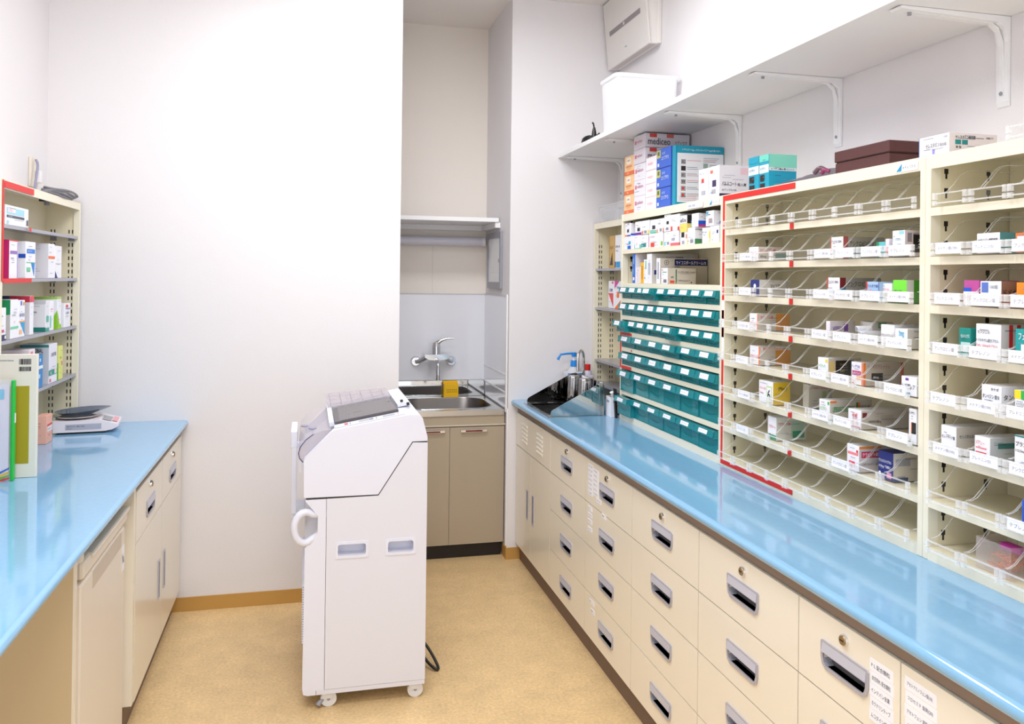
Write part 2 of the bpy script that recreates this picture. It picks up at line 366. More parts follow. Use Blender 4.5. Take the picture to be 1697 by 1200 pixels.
# ------------------------------------------------------------------ right-hand base cabinets and worktop
FX = 1.094; KX = 1.118; KZ = .09
ZD = [.09, .262, .443, .612, .784]
UY = [4.279, 3.640, 3.143, 2.657, 2.160, 1.667, 1.335, .84]
ULAB = ['cream louvred double door cabinet under the small steel sink',
        'cream four drawer cabinet next to the louvred sink cabinet',
        'cream four drawer cabinet with rows of small paper labels on its front',
        'cream four drawer cabinet between the paper labelled one and the plain wide gap, standing under the clear trays',
        'plain cream four drawer cabinet beside the narrow one with a tall handwritten label strip',
        'narrow cream drawer cabinet with a tall strip of handwritten labels right of its handle',
        'cream drawer cabinet with handwritten labels left of its lock, standing past the narrow cabinet']
ULAB[3] = 'cream four drawer cabinet without labels, between the paper labelled cabinet and another plain one'
def base_unit(i):
    y1, y0 = UY[i], UY[i+1]
    t = thing('base_cabinet', (1.38, (y0+y1)/2, 0), ULAB[i], 'cabinet')
    mb = MB().box(FX+.018, XR-.004, y0+.001, y1-.001, KZ+.004, .80, CREAMD)
    if i == 0:
        mb = MB().box(FX+.018, XR-.004, y0+.001, y1-.001, KZ+.004, .70, CREAMD).box(FX+.018, FX+.03, y0+.001, y1-.001, .70, .80, CREAMD)
    mb.build('carcass', t)
    MB().box(KX, XR-.01, y0+.0005, y1-.0005, 0, KZ+.004, PLINTH).build('plinth', t)
    MB().box(FX+.008, FX+.018, y0, y1, .786, .8195, TAUPE).build('top_rail', t)
    g = .0018; yc = (y0+y1)/2
    if i == 0:
        pm = MB().box(FX, FX+.017, y0+g, y1-.004, ZD[3]+g, ZD[4], CREAM, .0012).build('louvre_panel', t)
        for yy in (4.10, 3.82):
            for k in range(5):
                z = .745-k*.021
                MB().prism([(FX-.007, z), (FX, z+.004), (FX, z-.010), (FX-.002, z-.010)], 'y', yy-.048, yy+.048, CREAM).build('louvre', pm)
        for a, b, hy in ((3.975, y1-.004, 4.030), (y0+g, 3.975, 3.925)):
            hole = (hy-.009, hy+.009, .355-.0665, .355+.0665)
            d = front_with_hole(FX, FX+.017, a+g, b-g, ZD[0], ZD[3]-g, hole, CREAM).build('door', t)
            slot_mb(hy, .355, FX, -1).build('handle', d)
        return t
    for k in range(4):
        z0, z1 = ZD[k]+(g if k else 0), ZD[k+1]-(g if k < 3 else 0)
        hz = z1-.088
        hole = (yc-.069, yc+.069, hz-.022, hz+.022)
        d = front_with_hole(FX, FX+.017, y0+g, y1-g, z0, z1, hole, CREAM).build('drawer', t)
        pull_mb(yc, hz, FX, -1).build('handle', d)
        if k == 3: lock_mb(yc, .755, FX, -1).build('lock', d)
        L = []
        if i == 2 and k == 3:
            for c in range(7): L.append((y1-.030, y1-.085, .752-c*.0175, ['ムコダイン錠', 'ロキソニン錠', 'クラリス錠', 'フロモックス', 'メジコン錠', 'アレグラ錠', 'ムコスタ錠'][c]))
            for c in range(6): L.append((y1-.090, y1-.150, .745-c*.0175, ['ザイザル錠', 'タケプロン', 'ガスター錠', 'カロナール', 'ポンタール', 'トランサミン'][c]))
            L.append((y1-.125, y1-.18, .640, 'セルベックス'))
        if i == 2 and k == 2:
            for c, zz in enumerate((.585, .560, .535, .505)): L.append((y1-.032, y1-.080, zz, ['オノン', 'アレロック', 'キプレス', 'シングレア'][c]))
            L.append((y1-.19, y1-.235, .598, '漢方薬'))
        if i == 2 and k == 0:
            L += [(y1-.06, y1-.115, .228, '在庫'), (y1-.075, y1-.125, .196, '予備品')]
        if i == 5 and k == 3:
            for c in range(5): L.append((y0+.087-.002*(c % 2), y0+.020-.002*(c % 2), .732-c*.0245, ['P L 配合顆粒', '幼児用PL 配合顆粒', 'インテバン坐薬', 'ホクナリンテープ', 'ムコダイン細粒'][c]))
        if i == 5 and k == 2:
            for c in range(6): L.append((y0+.087, y0+.020, .585-c*.024, ['アドエア吸入用', 'メプチン顆粒', 'ムコソルバン', 'アスベリン散', 'ペリアクチン', 'テオドール'][c]))
        if i == 6 and k == 3:
            for c in range(5): L.append((y1-.012-.002*(c % 2), y1-.092-.002*(c % 2), .742-c*.0255, ['アセトアミノフェン錠(10)', 'フロセミド 錠剤(20)', 'アセトフェン 錠剤(40)', 'アスピリン 錠剤', 'ワーファリン錠'][c]))
        for a, b, z, s_ in L:
            paper(MB(), FX, -1, b, a, z, z+.0165 if i == 2 else z+.0235, s_).build('paper_label', d)
    return t
for i in range(7): base_unit(i)

def nose(xf, sgn, th, ya, yb, parent):
    # rounded worktop front edge, 40 mm deep, only the nose itself smooth shaded
    zt = .85; r = th/2; pr = [(xf-sgn*r+sgn*r*math.cos(a), zt-r+r*math.sin(a)) for a in [math.pi/2-math.pi*k/12 for k in range(13)]]
    xi_ = xf-sgn*.04; n = len(pr); mb = MB()
    mb.add([(x, y, z) for y in (ya, yb) for x, z in pr], [(k, k+1, n+k+1, n+k) for k in range(n-1)], BLUE, True)
    mb.quad((xi_, ya, zt), (pr[0][0], ya, zt), (pr[0][0], yb, zt), (xi_, yb, zt), BLUE)
    mb.quad((xi_, ya, zt-th), (pr[-1][0], ya, zt-th), (pr[-1][0], yb, zt-th), (xi_, yb, zt-th), BLUE)
    for y in (ya, yb): mb.add([(xi_, y, zt)]+[(x, y, z) for x, z in pr]+[(xi_, y, zt-th)], [tuple(range(n+2))], BLUE)
    return mb.build('nosing', parent)
t = thing('worktop', (1.36, 2.5, .82), 'glossy pale blue worktop running along the long row of cream drawers', 'worktop')
SX0, SX1, SY0, SY1 = 1.115, 1.355, 3.722, 4.115     # sink cut-out
mb = MB()
xi = 1.105
mb.box(xi, XR-.001, .80, SY0, .82, .85, BLUE).box(xi, XR-.001, SY1, YS-.0005, .82, .85, BLUE)
mb.box(xi, SX0, SY0, SY1, .82, .85, BLUE).box(SX1, XR-.001, SY0, SY1, .82, .85, BLUE)
mb.build('slab', t)
nose(1.065, -1, .028, .80, YS-.0005, t)

# ------------------------------------------------------------------ left-hand cabinets, fridge, worktop
LX = -.533; LK = -.565
t = thing('base_cabinet', (-.82, 3.415, 0), 'cream cabinet with two drawers over two doors in the corner beside the small fridge', 'cabinet')
MB().box(XL+.004, LX-.018, 2.918, YB-.008, .10, .80, CREAMD).build('carcass', t)
MB().box(XL+.01, LK, 2.918, YB-.008, 0, .10, PLINTH).build('plinth', t)
MB().box(LX-.018, LX-.008, 2.918, YB-.008, .786, .8195, TAUPE).build('top_rail', t)
MB().box(LX-.05, LX-.002, 2.890, 2.917, .10, .80, CREAM).build('filler', t)
for a, b, hy in ((2.918, 3.417, 3.355), (3.417, 3.912, 3.475)):
    g = .0018
    hc = (a+b)/2
    d = front_with_hole(LX-.017, LX, a+g, b-g, .614+g, .784, (hc-.069, hc+.069, .679-.022, .679+.022), CREAM).build('drawer', t)
    pull_mb(hc, .679, LX, 1).build('handle', d); lock_mb(hc, .752, LX, 1).build('lock', d)
    d = front_with_hole(LX-.017, LX, a+g, b-g, .10, .614-g, (hy-.009, hy+.009, .345-.0665, .345+.0665), CREAM).build('door', t)
    slot_mb(hy, .345, LX, 1).build('handle', d)
t = thing('worktop', (-.8, 2.4, .82), 'glossy pale blue worktop over the small fridge and corner cabinet', 'worktop')
MB().box(XL+.001, -.547, .9, YB-.0005, .82, .85, BLUE).build('slab', t)
nose(-.507, 1, .025, .9, YB-.0005, t)
t = thing('support_panel', (-.82, 2.285, 0), 'beige upright support panel under the blue worktop beside the fridge', 'panel')
MB().box(XL+.002, -.560, 2.275, 2.295, 0, .8195, M('panel_beige', (214, 190, 150), .5)).build('panel', t)
MB().box(-.560, -.556, 2.2745, 2.2955, 0, .8195, CREAM).build('edge_strip', t)
# fridge
t = thing('mini_fridge', (-.80, 2.60, 0), 'small off white refrigerator tucked under the left worktop', 'fridge')
FRW = M('fridge_white', (232, 222, 208), .35)
MB().box(XL+.03, -.605, 2.33, 2.86, .02, .765, FRW, .004).build('body', t)
for a, b in ((-1.02, 2.36), (-1.02, 2.83), (-.64, 2.36), (-.64, 2.83)): MB().cyl((a, b, 0), (a, b, .02), .015, BLACK, 12).build('foot', t)
d = MB().box(-.602, -.555, 2.325, 2.865, .05, .70, FRW, .012).build('door', t)
MB().box(-.602, -.548, 2.325, 2.865, .708, .755, FRW, .010).box(-.575, -.540, 2.40, 2.865, .742, .757, FRW, .006).build('door_top', t)
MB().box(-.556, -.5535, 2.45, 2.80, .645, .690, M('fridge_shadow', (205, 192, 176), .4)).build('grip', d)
MB().cyl((-.575, 2.345, .748), (-.575, 2.345, .772), .022, FRW, 20).build('hinge_cover', t)
MB().box(-.600, -.575, 2.868, 2.884, .10, .66, CREAM).build('vent_strip', t)
mb = MB()
for k in range(6):
    for j in range(7): mb.box(-.575, -.5745, 2.870, 2.882, .165+k*.088+j*.0055, .168+k*.088+j*.0055, GREY)
tag(mb.build('vent_slots', t), kind='stuff')
paper(MB(), -.555, 1, 2.815, 2.85, .56, .64, 'No.').build('paper_label', d)

# ------------------------------------------------------------------ racks along the right wall
RX = 1.421
def slots(mb, xs, y, zs, keyed=True):  # holes drawn as near-black plates, the dark of their insides painted on
    for x in xs:
        for z in zs:
            if keyed:
                mb.box(x-.0055, x+.0055, y-.0006, y, z, z+.012, BLACK).box(x-.0025, x+.0025, y-.0006, y, z-.012, z, BLACK)
            else: mb.box(x-.0022, x+.0022, y-.0006, y, z, z+.016, BLACK)
def rack(label, y1, y0, shelves, lip=.019, tape=None, wide=True):
    t = thing('medicine_rack', (1.53, (y0+y1)/2, .85), label, 'rack')
    pw = .017
    for a, b in ((y1-pw, y1), (y0, y0+pw)):
        mb = MB().box(RX, RX+.03, a, b, .85, 1.80, RACK, .0012).box(RX+.03, XR-.002, a+.002, b-.002, .85, 1.80, RACKI)
        p = mb.build('side_panel', t)
        if b == y1:
            sl = MB(); zs = []
            for z in shelves+[1.80]:
                zs += [z-.042, z-.088]
            slots(sl, (RX+.045, RX+.165), a+.002, [z for z in zs if z > .9])
            tag(sl.build('key_slots', p), kind='stuff')
    MB().box(XR-.008, XR-.002, y0+pw, y1-pw, .85, 1.80, RACKI).build('back_panel', t)
    MB().box(RX+.006, XR-.008, y0+pw, y1-pw, 1.795, 1.80, RACK).box(RX+.001, RX+.006, y0+pw, y1-pw, 1.768, 1.80, RACK).build('top_board', t)
    MB().box(RX+.001, RX+.006, y0+pw, y1-pw, .85, .879, RACK).box(RX+.006, XR-.008, y0+pw, y1-pw, .873, .879, RACKI).build('base_board', t)
    for z in shelves:
        mb = MB().box(RX+.001, RX+.0045, y0+pw, y1-pw, z-lip, z, RACK).box(RX+.0045, XR-.008, y0+pw, y1-pw, z-.004, z, RACKI)
        mb.build('shelf', t)
    return t
SH2 = [1.676, 1.561, 1.447, 1.334, 1.221, 1.106, .992]
SH1 = [1.636, 1.482, 1.411, 1.333, 1.259, 1.187, 1.106, .987]
R1 = rack('cream steel rack holding rows of teal drawer bins', 3.620, 2.6495, SH1)
R2 = rack('cream steel rack of clear trays outlined in red tape', 2.6485, 1.6665, SH2)
R3 = rack('cream steel rack of clear trays beside the red taped rack, without tape', 1.6655, .69, SH2)
def tape(t, y0, y1, z0, z1, m=None): MB().box(RX-.0010, RX-.0002, y0, y1, z0, z1, m or RED).build('red_tape' if m is None else 'label_strip', t)
tape(R2, 2.6345, 2.6480, 1.430, 1.797); tape(R2, 2.205, 2.6345, 1.779, 1.797)
tape(R2, 2.6345, 2.6480, .857, 1.225); tape(R2, 2.205, 2.6345, .857, .872)
tape(R2, 2.6345, 2.6480, 1.225, 1.430, PAPER)
for z in SH2: tape(R2, 2.212, 2.231, z-.0185, z)
for z0, z1 in ((1.30, 1.335), (1.365, 1.395)): tape(R2, 2.6340, 2.6485, z0, z1)
tape(R1, 3.604, 3.6185, 1.09, 1.262)
tape(R1, 3.48, 3.60, 1.262-.019, 1.259-.004); tape(R1, 3.48, 3.60, 1.106-.018, 1.102); tape(R1, 3.478, 3.486, 1.173, 1.181)
for t, y in ((R1, 2.72), (R2, 1.735)):
    mb = MB().box(RX-.0006, RX-.0002, y-.045, y+.035, 1.772, 1.794, PAPER)
    mb.add([(RX-.001, y+.030, 1.774), (RX-.001, y+.012, 1.774), (RX-.001, y+.010, 1.793)], [(0, 1, 2)], C((40, 150, 190)))
    mb.text('メディハウス', (RX-.001, y+.008, 1.778), (0, -1, 0), (0, 0, 1), .008, DARKINK, .045)
    mb.build('maker_label', t)
MB().box(RX-.003, RX-.001, 2.80, 2.93, 1.772, 1.792, PAPER).text('点眼薬 点鼻薬', (RX-.0034, 2.92, 1.778), (0, -1, 0), (0, 0, 1), .009, INKL, .11).build('paper_label', R1)

# teal drawer bins ---------------------------------------------------
def bin_proto(wd, h, tall):
    t = thing('drawer_bin', (0, 0, 0), 'x', 'drawer bin'); hw = wd/2-.0015; D = .205
    zl = h*.42 if not tall else h*.66
    mb = MB().box(.002, D, -hw, hw, 0, .0022, TEAL).box(.002, D, -hw, -hw+.002, .0022, h*.9, TEAL).box(.002, D, hw-.002, hw, .0022, h*.9, TEAL)
    mb.box(D-.002, D, -hw, hw, .0022, h*.9, TEAL).box(.0, .0022, -hw, hw, 0, zl, TEAL)
    mb.build('tray', t)
    mb = MB().box(-.002, .002, -hw, hw, 0, .003, TEALD).box(-.001, .0015, hw-.004, hw, 0, zl, TEALD).box(-.0015, .0015, -hw, -hw+.002, 0, zl, TEALD)
    mb.tube([(-.002, -hw*.7, zl*.55), (-.002, 0, zl*.42), (-.002, hw*.7, zl*.55)], .0012, TEALD, 6, 4)
    mb.build('front_rib', t)
    mb = MB().prism([(-.024, zl+.004), (-.017, h*.97), (.004, h*.97), (.004, h*.94), (-.013, h*.94), (-.019, zl+.004)], 'y', -hw, hw, TEALD)
    mb.box(-.022, .004, -hw, -hw+.002, zl, h*.95, TEAL).box(-.022, .004, hw-.002, hw, zl, h*.95, TEAL)
    mb.build('label_holder', t)
    a, b = (zl+.007, h*.93); lw = min(wd*.30, .034); yo = wd*.02
    z0 = a+(b-a)*.1; z1 = b-(b-a)*.02
    def X(z): return -.0242+.007*(z-zl-.004)/(h*.97-zl-.004)-.0006
    mb = MB().quad((X(z0), yo-lw, z0), (X(z0), yo+lw, z0), (X(z1), yo+lw, z1), (X(z1), yo-lw, z1), PAPER)
    zm = (z0+z1)/2; u = lw*1.5
    mb.text('ロキソプロフェン', (X(zm)-.0006, yo+u/2, zm-.003), (0, -1, 0), (0, 0, 1), .006, INKL, u)
    mb.build('label', t)
    return t
ROWS = [(1.411, .053, 9), (1.333, .057, 9), (1.259, .053, 9), (1.187, .054, 6), (1.106, .058, 6), (.987, .098, 6), (.879, .086, 6)]
YI1, YI0 = 3.602, 2.668
rowname = ['top', 'second', 'third', 'fourth', 'fifth', 'sixth', 'bottom']
used = {}
OUT = {(0, 3): .022, (2, 0): .030, (2, 5): .022, (6, 0): .02, (5, 0): .008, (3, 3): .01}
for ri, (z, h, n) in enumerate(ROWS):
    wd = (YI1-YI0)/n
    for k in range(n):
        key = (n, h)
        if key not in used: used[key] = bin_proto(wd, h, h > .08); o = used[key]
        else: o = copy_tree(used[key])
        o.location = (RX+.006-OUT.get((ri, k), random.uniform(0, .004)), YI1-wd*(k+.5), z+.0005)
        o['label'] = 'teal drawer bin, %s from the sink end of the %s bin row' % (ORD[k], rowname[ri])
        o['group'] = 'teal drawer bins in the rack'

# clear acrylic trays -------------------------------------------------
def tray_proto(wd, lab):
    t = thing('clear_tray', (0, 0, 0), 'x', 'tray'); hw = wd/2-.001; D = .222; th = .0022
    MB().box(0, D, -hw, hw, 0, th, ACRY).box(D-th, D, -hw, hw, th, .05, ACRY).build('base', t)
    prof = [(0, 0), (0, .030), (.010, .030), (.020, .031), (.032, .036), (.052, .055), (.068, .073), (.080, .082), (.094, .086), (.11, .087), (D, .087), (D, 0)]
    for y in (-hw, hw-th):
        MB().prism(prof, 'y', y, y+th, ACRY).build('divider', t)
    for y in (-hw+.001, hw-.001):
        e = MB().tube([(p[0], y, p[1]) for p in prof[2:11]], .0011, ACRYB, 5)
        e.build('divider_edge', t)
    mb = MB().box(-.0022, 0, -hw, hw, 0, .030, ACRY)
    mb.box(-.006, -.0022, -hw, hw, .0265, .0295, ACRYB).box(-.006, -.0022, -hw, hw, .005, .008, ACRYB)
    mb.build('front_lip', t)
    for y in (-hw+.001, hw-.010):
        MB().box(-.009, -.001, y, y+.009, .015, .030, ACRYB).box(-.009, -.001, y, y+.009, .001, .012, ACRYB).build('clip', t)
    if lab:
        mb = MB().box(-.0045, -.0030, -hw+.013, hw-.013, .004, .030, PAPER)
        mb.text(lab, (-.0049, hw-.020, .012), (0, -1, 0), (0, 0, 1), .009, INKL, wd-.045)
        mb.build('label', t)
    return t
TW = .1038
LAB2 = {1: [1, 5, 6, 7, 8], 2: [1, 5, 6, 7, 8], 3: [1, 5, 6, 7, 8], 4: [1, 5, 6, 8], 5: [1, 5, 6, 8], 6: [1, 6], 0: [], 7: []}
LAB3 = {1: [0, 1, 2], 2: [0, 1, 2], 3: [0, 1, 2], 4: [0, 1, 2], 5: [0, 1, 2], 6: [2], 0: [], 7: []}
WORDS = ['アシクロビン錠', 'テプレノン', 'メドナン錠(100)', 'プレドニン(5)']
protos = {}
def place_tray(x, y, z, lab, label, group):
    if lab not in protos: protos[lab] = tray_proto(TW, lab); o = protos[lab]
    else: o = copy_tree(protos[lab])
    o.location = (x, y, z); o['label'] = label; o['group'] = group
SHZ = SH2+[.879]
shname = ['top', 'second', 'third', 'fourth', 'fifth', 'sixth', 'seventh', 'bottom']
for r, z in enumerate(SHZ):
    dx = [0, .004, .006, .010, .014, .006, .010, .012][r]
    for k in range(9):
        lab = WORDS[(r+k) % 4] if k in LAB2[r] else None
        place_tray(RX-.008-dx+.002*((k*7+r*3) % 3-1), 2.618-TW*(k+.5), z+.0005, lab, 'clear tray, %s from the teal bins on the %s shelf of the red taped rack' % (ORD[k], shname[r]), 'clear trays in the red taped rack')
    for k in range(5):
        lab = WORDS[(r+k+1) % 4] if k in LAB3[r] else None
        place_tray(RX-.008-dx-.004*(k == 0), 1.622-TW*(k+.5), z+.0005, lab, 'clear tray, %s past the red taped rack on the %s shelf' % (ORD[k], shname[r]), 'clear trays in the untaped rack')

# ------------------------------------------------------------------ shallow slotted racks
def slot_rack(label, xf, xb, y0, y1, shelves, ztop=1.80, zb=.85, sgn=-1, nearside=True):
    t = thing('medicine_rack', ((xf+xb)/2, (y0+y1)/2, zb), label, 'rack')
    lo, hi = min(xf, xb), max(xf, xb)
    for a, b in ((y1-.014, y1),)+(((y0, y0+.014),) if nearside else ()):
        mb = MB().box(lo, hi, a, b, zb, ztop, RACKI)
        f = (xf-.0015*abs(sgn), xf+.022) if sgn < 0 else (xf-.022, xf+.0015)
        mb.box(f[0], f[1], a-.004, b, zb, ztop, RACK)
        p = mb.build('side_panel', t)
        if b == y1:
            sl = MB(); d = abs(xb-xf); s_ = 1 if xb > xf else -1
            slots(sl, [xf+s_*(d*.20), xf+s_*(d*.30), xf+s_*(d*.72), xf+s_*(d*.82)], a, [zb+.02+.0285*k for k in range(int((ztop-zb-.10)/.0285))], False)
            tag(sl.build('slots', p), kind='stuff')
    MB().box(xb-.002, xb+.002, y0+.014, y1-.014, zb, ztop, RACKI).build('back_panel', t)
    fx = (xf, xf+.005) if sgn < 0 else (xf-.005, xf)
    MB().box(lo+(.005 if sgn < 0 else .001), hi-(.005 if sgn > 0 else .001), y0+.014, y1-.014, ztop-.004, ztop, RACK).box(fx[0], fx[1], y0+.014, y1-.014, ztop-.030, ztop, RACK).build('top_board', t)
    for z in shelves:
        s2 = (xf+.004, xf+.008) if sgn < 0 else (xf-.008, xf-.004)
        s = MB().box(lo+(.008 if sgn < 0 else .004), hi-(.008 if sgn > 0 else .004), y0+.015, y1-.016, z-.003, z, SHELFM).box(s2[0], s2[1], y0+.015, y1-.016, z-.012, z, SHELFM).build('shelf', t)
        for f in (.22, .75):
            x = xf+(xb-xf)*f
            MB().box(x-.012, x+.012, y1-.020, y1-.0142, z-.020, z-.0035, GREY).build('shelf_clip', s)
    return t
slot_rack('slim cream slotted rack standing behind the small steel sink', 1.520, XR-.004, 3.626, 4.276, [1.555, 1.345, 1.065, .94])
RL = slot_rack('slim cream slotted rack of tall medicine cartons above the left worktop', -.953, XL+.004, 2.957, 3.905, [1.656, 1.478, 1.275, 1.070], sgn=1)
slot_rack('slim cream slotted rack with red tape on its post, next to the scale rack', -.953, XL+.004, 2.05, 2.951, [1.656, 1.478, 1.275, 1.070], sgn=1, nearside=True)
def tapeL(t, y0, y1, z0, z1): MB().box(-.9500, -.9490, y0, y1, z0, z1, RED).build('red_tape', t)
tapeL(RL, 2.975, 3.268, 1.774, 1.795); tapeL(RL, 2.972, 3.255, 1.464, 1.479); tapeL(RL, 3.225, 3.245, 1.644, 1.657); tapeL(RL, 2.9572, 2.9708, 1.47, 1.797)
MB().cyl((-1.0, 3.60, 1.765), (-1.0, 3.60, 1.796), .010, GREY, 12).cyl((-1.0, 3.60, 1.78), (-1.0, 3.60, 1.796), .028, BLACK, 20).build('suction_cup', RL)

# ------------------------------------------------------------------ long wall shelf and what stands on it
t = thing('wall_shelf', (1.65, 2.7, 2.15), 'long white bracketed shelf high on the right wall', 'shelf')
for a, b in ((2.307, YS-.001), (.9, 2.305)): MB().box(1.310, XR-.001, a, b, 2.151, 2.173, WHITE, .001).build('board', t)
for y in (4.20, 3.62, 2.955, 2.325, 1.675):
    mb = MB(); wv = .018
    pts = [(XR-.001, 2.150), (1.345, 2.150), (1.338, 2.147), (1.345, 2.143), (1.62, 2.134), (1.640, 2.12), (1.646, 2.09), (1.648, 1.945), (1.652, 1.934), (XR-.001, 1.932)]
    mb.prism(pts, 'y', y-wv, y+wv, WHITE)
    mb.prism([(1.37, 2.1415), (1.61, 2.1325), (1.632, 2.115), (1.641, 2.08), (1.645, 1.96), (1.649, 1.96), (1.645, 2.09), (1.63, 2.125), (1.61, 2.136), (1.37, 2.144)], 'y', y-.006, y+.006, WHITE)
    b = mb.build('bracket', t)
    for z in (2.06, 1.965): MB().cyl((1.6425, y, z), (1.65, y, z), .005, GREY, 10).build('screw', b)
    for x in (1.38, 1.60): MB().cyl((x, y, 2.1345), (x, y, 2.1425), .005, GREY, 10).build('screw', b)
# translucent container
t = thing('storage_container', (1.48, 3.575, 2.173), 'translucent white plastic container on the high wall shelf', 'container')
x0, x1, y0, y1, z0, z1 = 1.33, 1.635, 3.466, 3.685, 2.1735, 2.425
mb = MB(); n = 1
mb.ring = None
lb = loopr(x0+.012, x1-.012, y0+.012, y1-.012, .02, 4); lt = loopr(x0+.002, x1-.002, y0+.002, y1-.002, .024, 4); k = len(lb)
mb.add([(a, b, z0) for a, b in lb]+[(a, b, z1) for a, b in lt], [(j, (j+1) % k, k+(j+1) % k, k+j) for j in range(k)], PLAST, True)
mb.add([(a, b, z0) for a, b in lb], [tuple(range(k))], PLAST); mb.build('body', t)
lo = loopr(x0-.004, x1+.004, y0-.004, y1+.004, .028, 4)
mb = MB().add([(a, b, z1) for a, b in lt]+[(a, b, z1) for a, b in lo], [(j, (j+1) % k, k+(j+1) % k, k+j) for j in range(k)], PLAST)
mb.add([(a, b, z1) for a, b in lo]+[(a, b, z1-.016) for a, b in lo], [(j, (j+1) % k, k+(j+1) % k, k+j) for j in range(k)], PLAST); mb.build('rim', t)
# black adapter lead
t = thing('power_adapter', (1.345, 3.86, 2.173), 'small black power adapter with coiled lead on the high wall shelf', 'adapter')
MB().lathe((1.345, 3.80, 2.173), [(.016, 0), (.016, .008), (.012, .03), (.010, .045), (.006, .062)], BLACK, 12).tube([(1.345, 3.80, 2.232), (1.34, 3.795, 2.25), (1.333, 3.785, 2.255), (1.328, 3.775, 2.252)], .004, BLACK, 8, 4).build('plug', t)
mb = MB()
for j in range(3):
    pts = [(1.345+.022*math.cos(a)*(1+.1*j), 3.90+.06*math.sin(a)-.012*j, 2.180+.007*j+.004*math.sin(2*a)) for a in [2*math.pi*i/12 for i in range(13)]]
    mb.tube(pts, .0045, BLACK, 6, 2)
mb.tube([(1.34, 3.86, 2.18), (1.335, 3.82, 2.179), (1.332, 3.75, 2.179), (1.335, 3.70, 2.19)], .0045, BLACK, 6, 5); mb.build('lead', t)
MB().box(1.318, 1.36, 3.98, 4.12, 2.1735, 2.181, WHITE, .002).build('paper_packet', None, (1.34, 4.05, 2.1735))
tag(bpy.data.objects['paper_packet'], 'flat white packet lying at the far end of the high wall shelf', 'packet')
# wall air cleaner
t = thing('air_cleaner', (1.655, 3.98, 2.645), 'white wall mounted air cleaner with a grey band near the ceiling', 'air cleaner')
MB().box(1.634, XR-.0005, 3.711, 4.262, 2.648, 2.985, M('cleaner_white', (234, 229, 224), .4), .002).build('back_plate', t)
MB().prism([(1.634, 2.646), (1.594, 2.645), (1.562, 2.985), (1.634, 2.985)], 'y', 3.714, 4.258, M('cleaner_white', (234, 229, 224), .4)).build('body', t)
MB().prism([(1.594, 2.642), (1.587, 2.643), (1.553, 2.992), (1.561, 2.992)], 'y', 3.705, 4.266, M('cleaner_white', (234, 229, 224), .4)).build('front_panel', t)
def acx(z): return 1.587-(z-2.643)*(1.587-1.553)/(2.992-2.643)-.0008
for nm, ya, yb, za, zb_, m_ in (('grey_band', 3.78, 4.20, 2.808, 2.834, C((150, 142, 146))), ('logo_plate', 3.985, 4.005, 2.813, 2.829, C((225, 218, 220)))):
    o_ = -.0006 if nm == 'logo_plate' else 0
    MB().quad((acx(za)+o_, ya, za), (acx(za)+o_, yb, za), (acx(zb_)+o_, yb, zb_), (acx(zb_)+o_, ya, zb_), m_).build(nm, t)
MB().quad((acx(2.700), 3.978, 2.700), (acx(2.700), 4.006, 2.700), (acx(2.704), 4.006, 2.704), (acx(2.704), 3.978, 2.704), INKL).build('maker_mark', t)
MB().box(1.60, 1.63, 3.73, 4.24, 2.6445, 2.6455, C((200, 190, 184))).build('air_inlet', t)

# ------------------------------------------------------------------ alcove shelf, lamp, sink cabinet
t = thing('alcove_shelf', (.73, 4.69, 1.80), 'white board shelf across the alcove above the tap', 'shelf')
MB().box(XE+.002, 1.036, 4.500, YA-.001, 1.811, 1.834, WHITE, .001).build('board', t)
MB().box(XE+.002, 1.02, YA-.026, YA-.001, 1.780, 1.8105, WHITE).build('batten', t)
MB().box(1.018, XA-.001, 4.51, YA-.03, 1.780, 1.8105, WHITE).build('batten', t)
t = thing('tube_lamp', (.75, 4.85, 1.71), 'unlit fluorescent tube lamp under the alcove shelf', 'lamp')
MB().cyl((XE+.01, 4.842, 1.713), (1.012, 4.842, 1.713), .0265, M('tube_cover', (222, 220, 232), .3), 24).build('cover', t)
MB().cyl((1.012, 4.842, 1.713), (1.030, 4.842, 1.713), .028, WHITE, 24).build('end_cap', t)
MB().box(XE+.01, 1.03, 4.868, YA-.0005, 1.695, 1.731, WHITE).build('base', t)
# sink cabinet
t = thing('sink_cabinet', (.735, 4.6, 0), 'taupe two door sink cabinet with a steel sink top in the alcove', 'sink')
yf = 4.330; xl, xr = XE+.005, 1.041
MB().box(xl, xr, yf+.018, YA-.005, .078, .60, SINKC).box(xl, xr, yf+.018, yf+.03, .60, .762, SINKC).build('carcass', t)
MB().box(xl, xr-.006, yf+.035, YA-.02, .0, .078, M('kick_black', (30, 24, 22), .5)).build('kick_board', t)
MB().box(xl, xr, yf+.002, yf+.018, .716, .762, SINKD).build('apron', t)
MB().box(xl, xr+.003, yf-.004, yf+.016, .7085, .7155, C((216, 204, 184))).build('drip_rail', t)
for a, b in ((xl, .741), (.744, xr-.002)):
    d = MB().box(a, b, yf, yf+.017, .082, .703, SINKD, .0012).build('door', t)
    MB().box(a-.0006, b+.0006, yf+.0005, yf+.004, .0805, .0835, C((222, 208, 182))).box(b-.003, b+.0006, yf+.0005, yf+.004, .082, .703, C((222, 208, 182))).build('edge_trim', d)
    hx = .645 if a < .6 else .872
    mb = MB().box(hx-.072, hx+.072, yf-.014, yf-.010, .676, .690, CHROME, .0015).box(hx-.070, hx-.055, yf-.012, yf-.0005, .677, .689, CHROME).box(hx+.055, hx+.070, yf-.012, yf-.0005, .677, .689, CHROME)
    mb.box(hx-.045, hx+.045, yf-.0165, yf-.0140, .679, .687, C((120, 40, 34), .25)).build('handle', d)
hole = loopr(.50, 1.005, 4.385, 4.79, .13, 10)
mb = MB().ring_hole(xl, xr, yf-.002, YA-.03, .792, hole, STEEL)
n = len(hole)
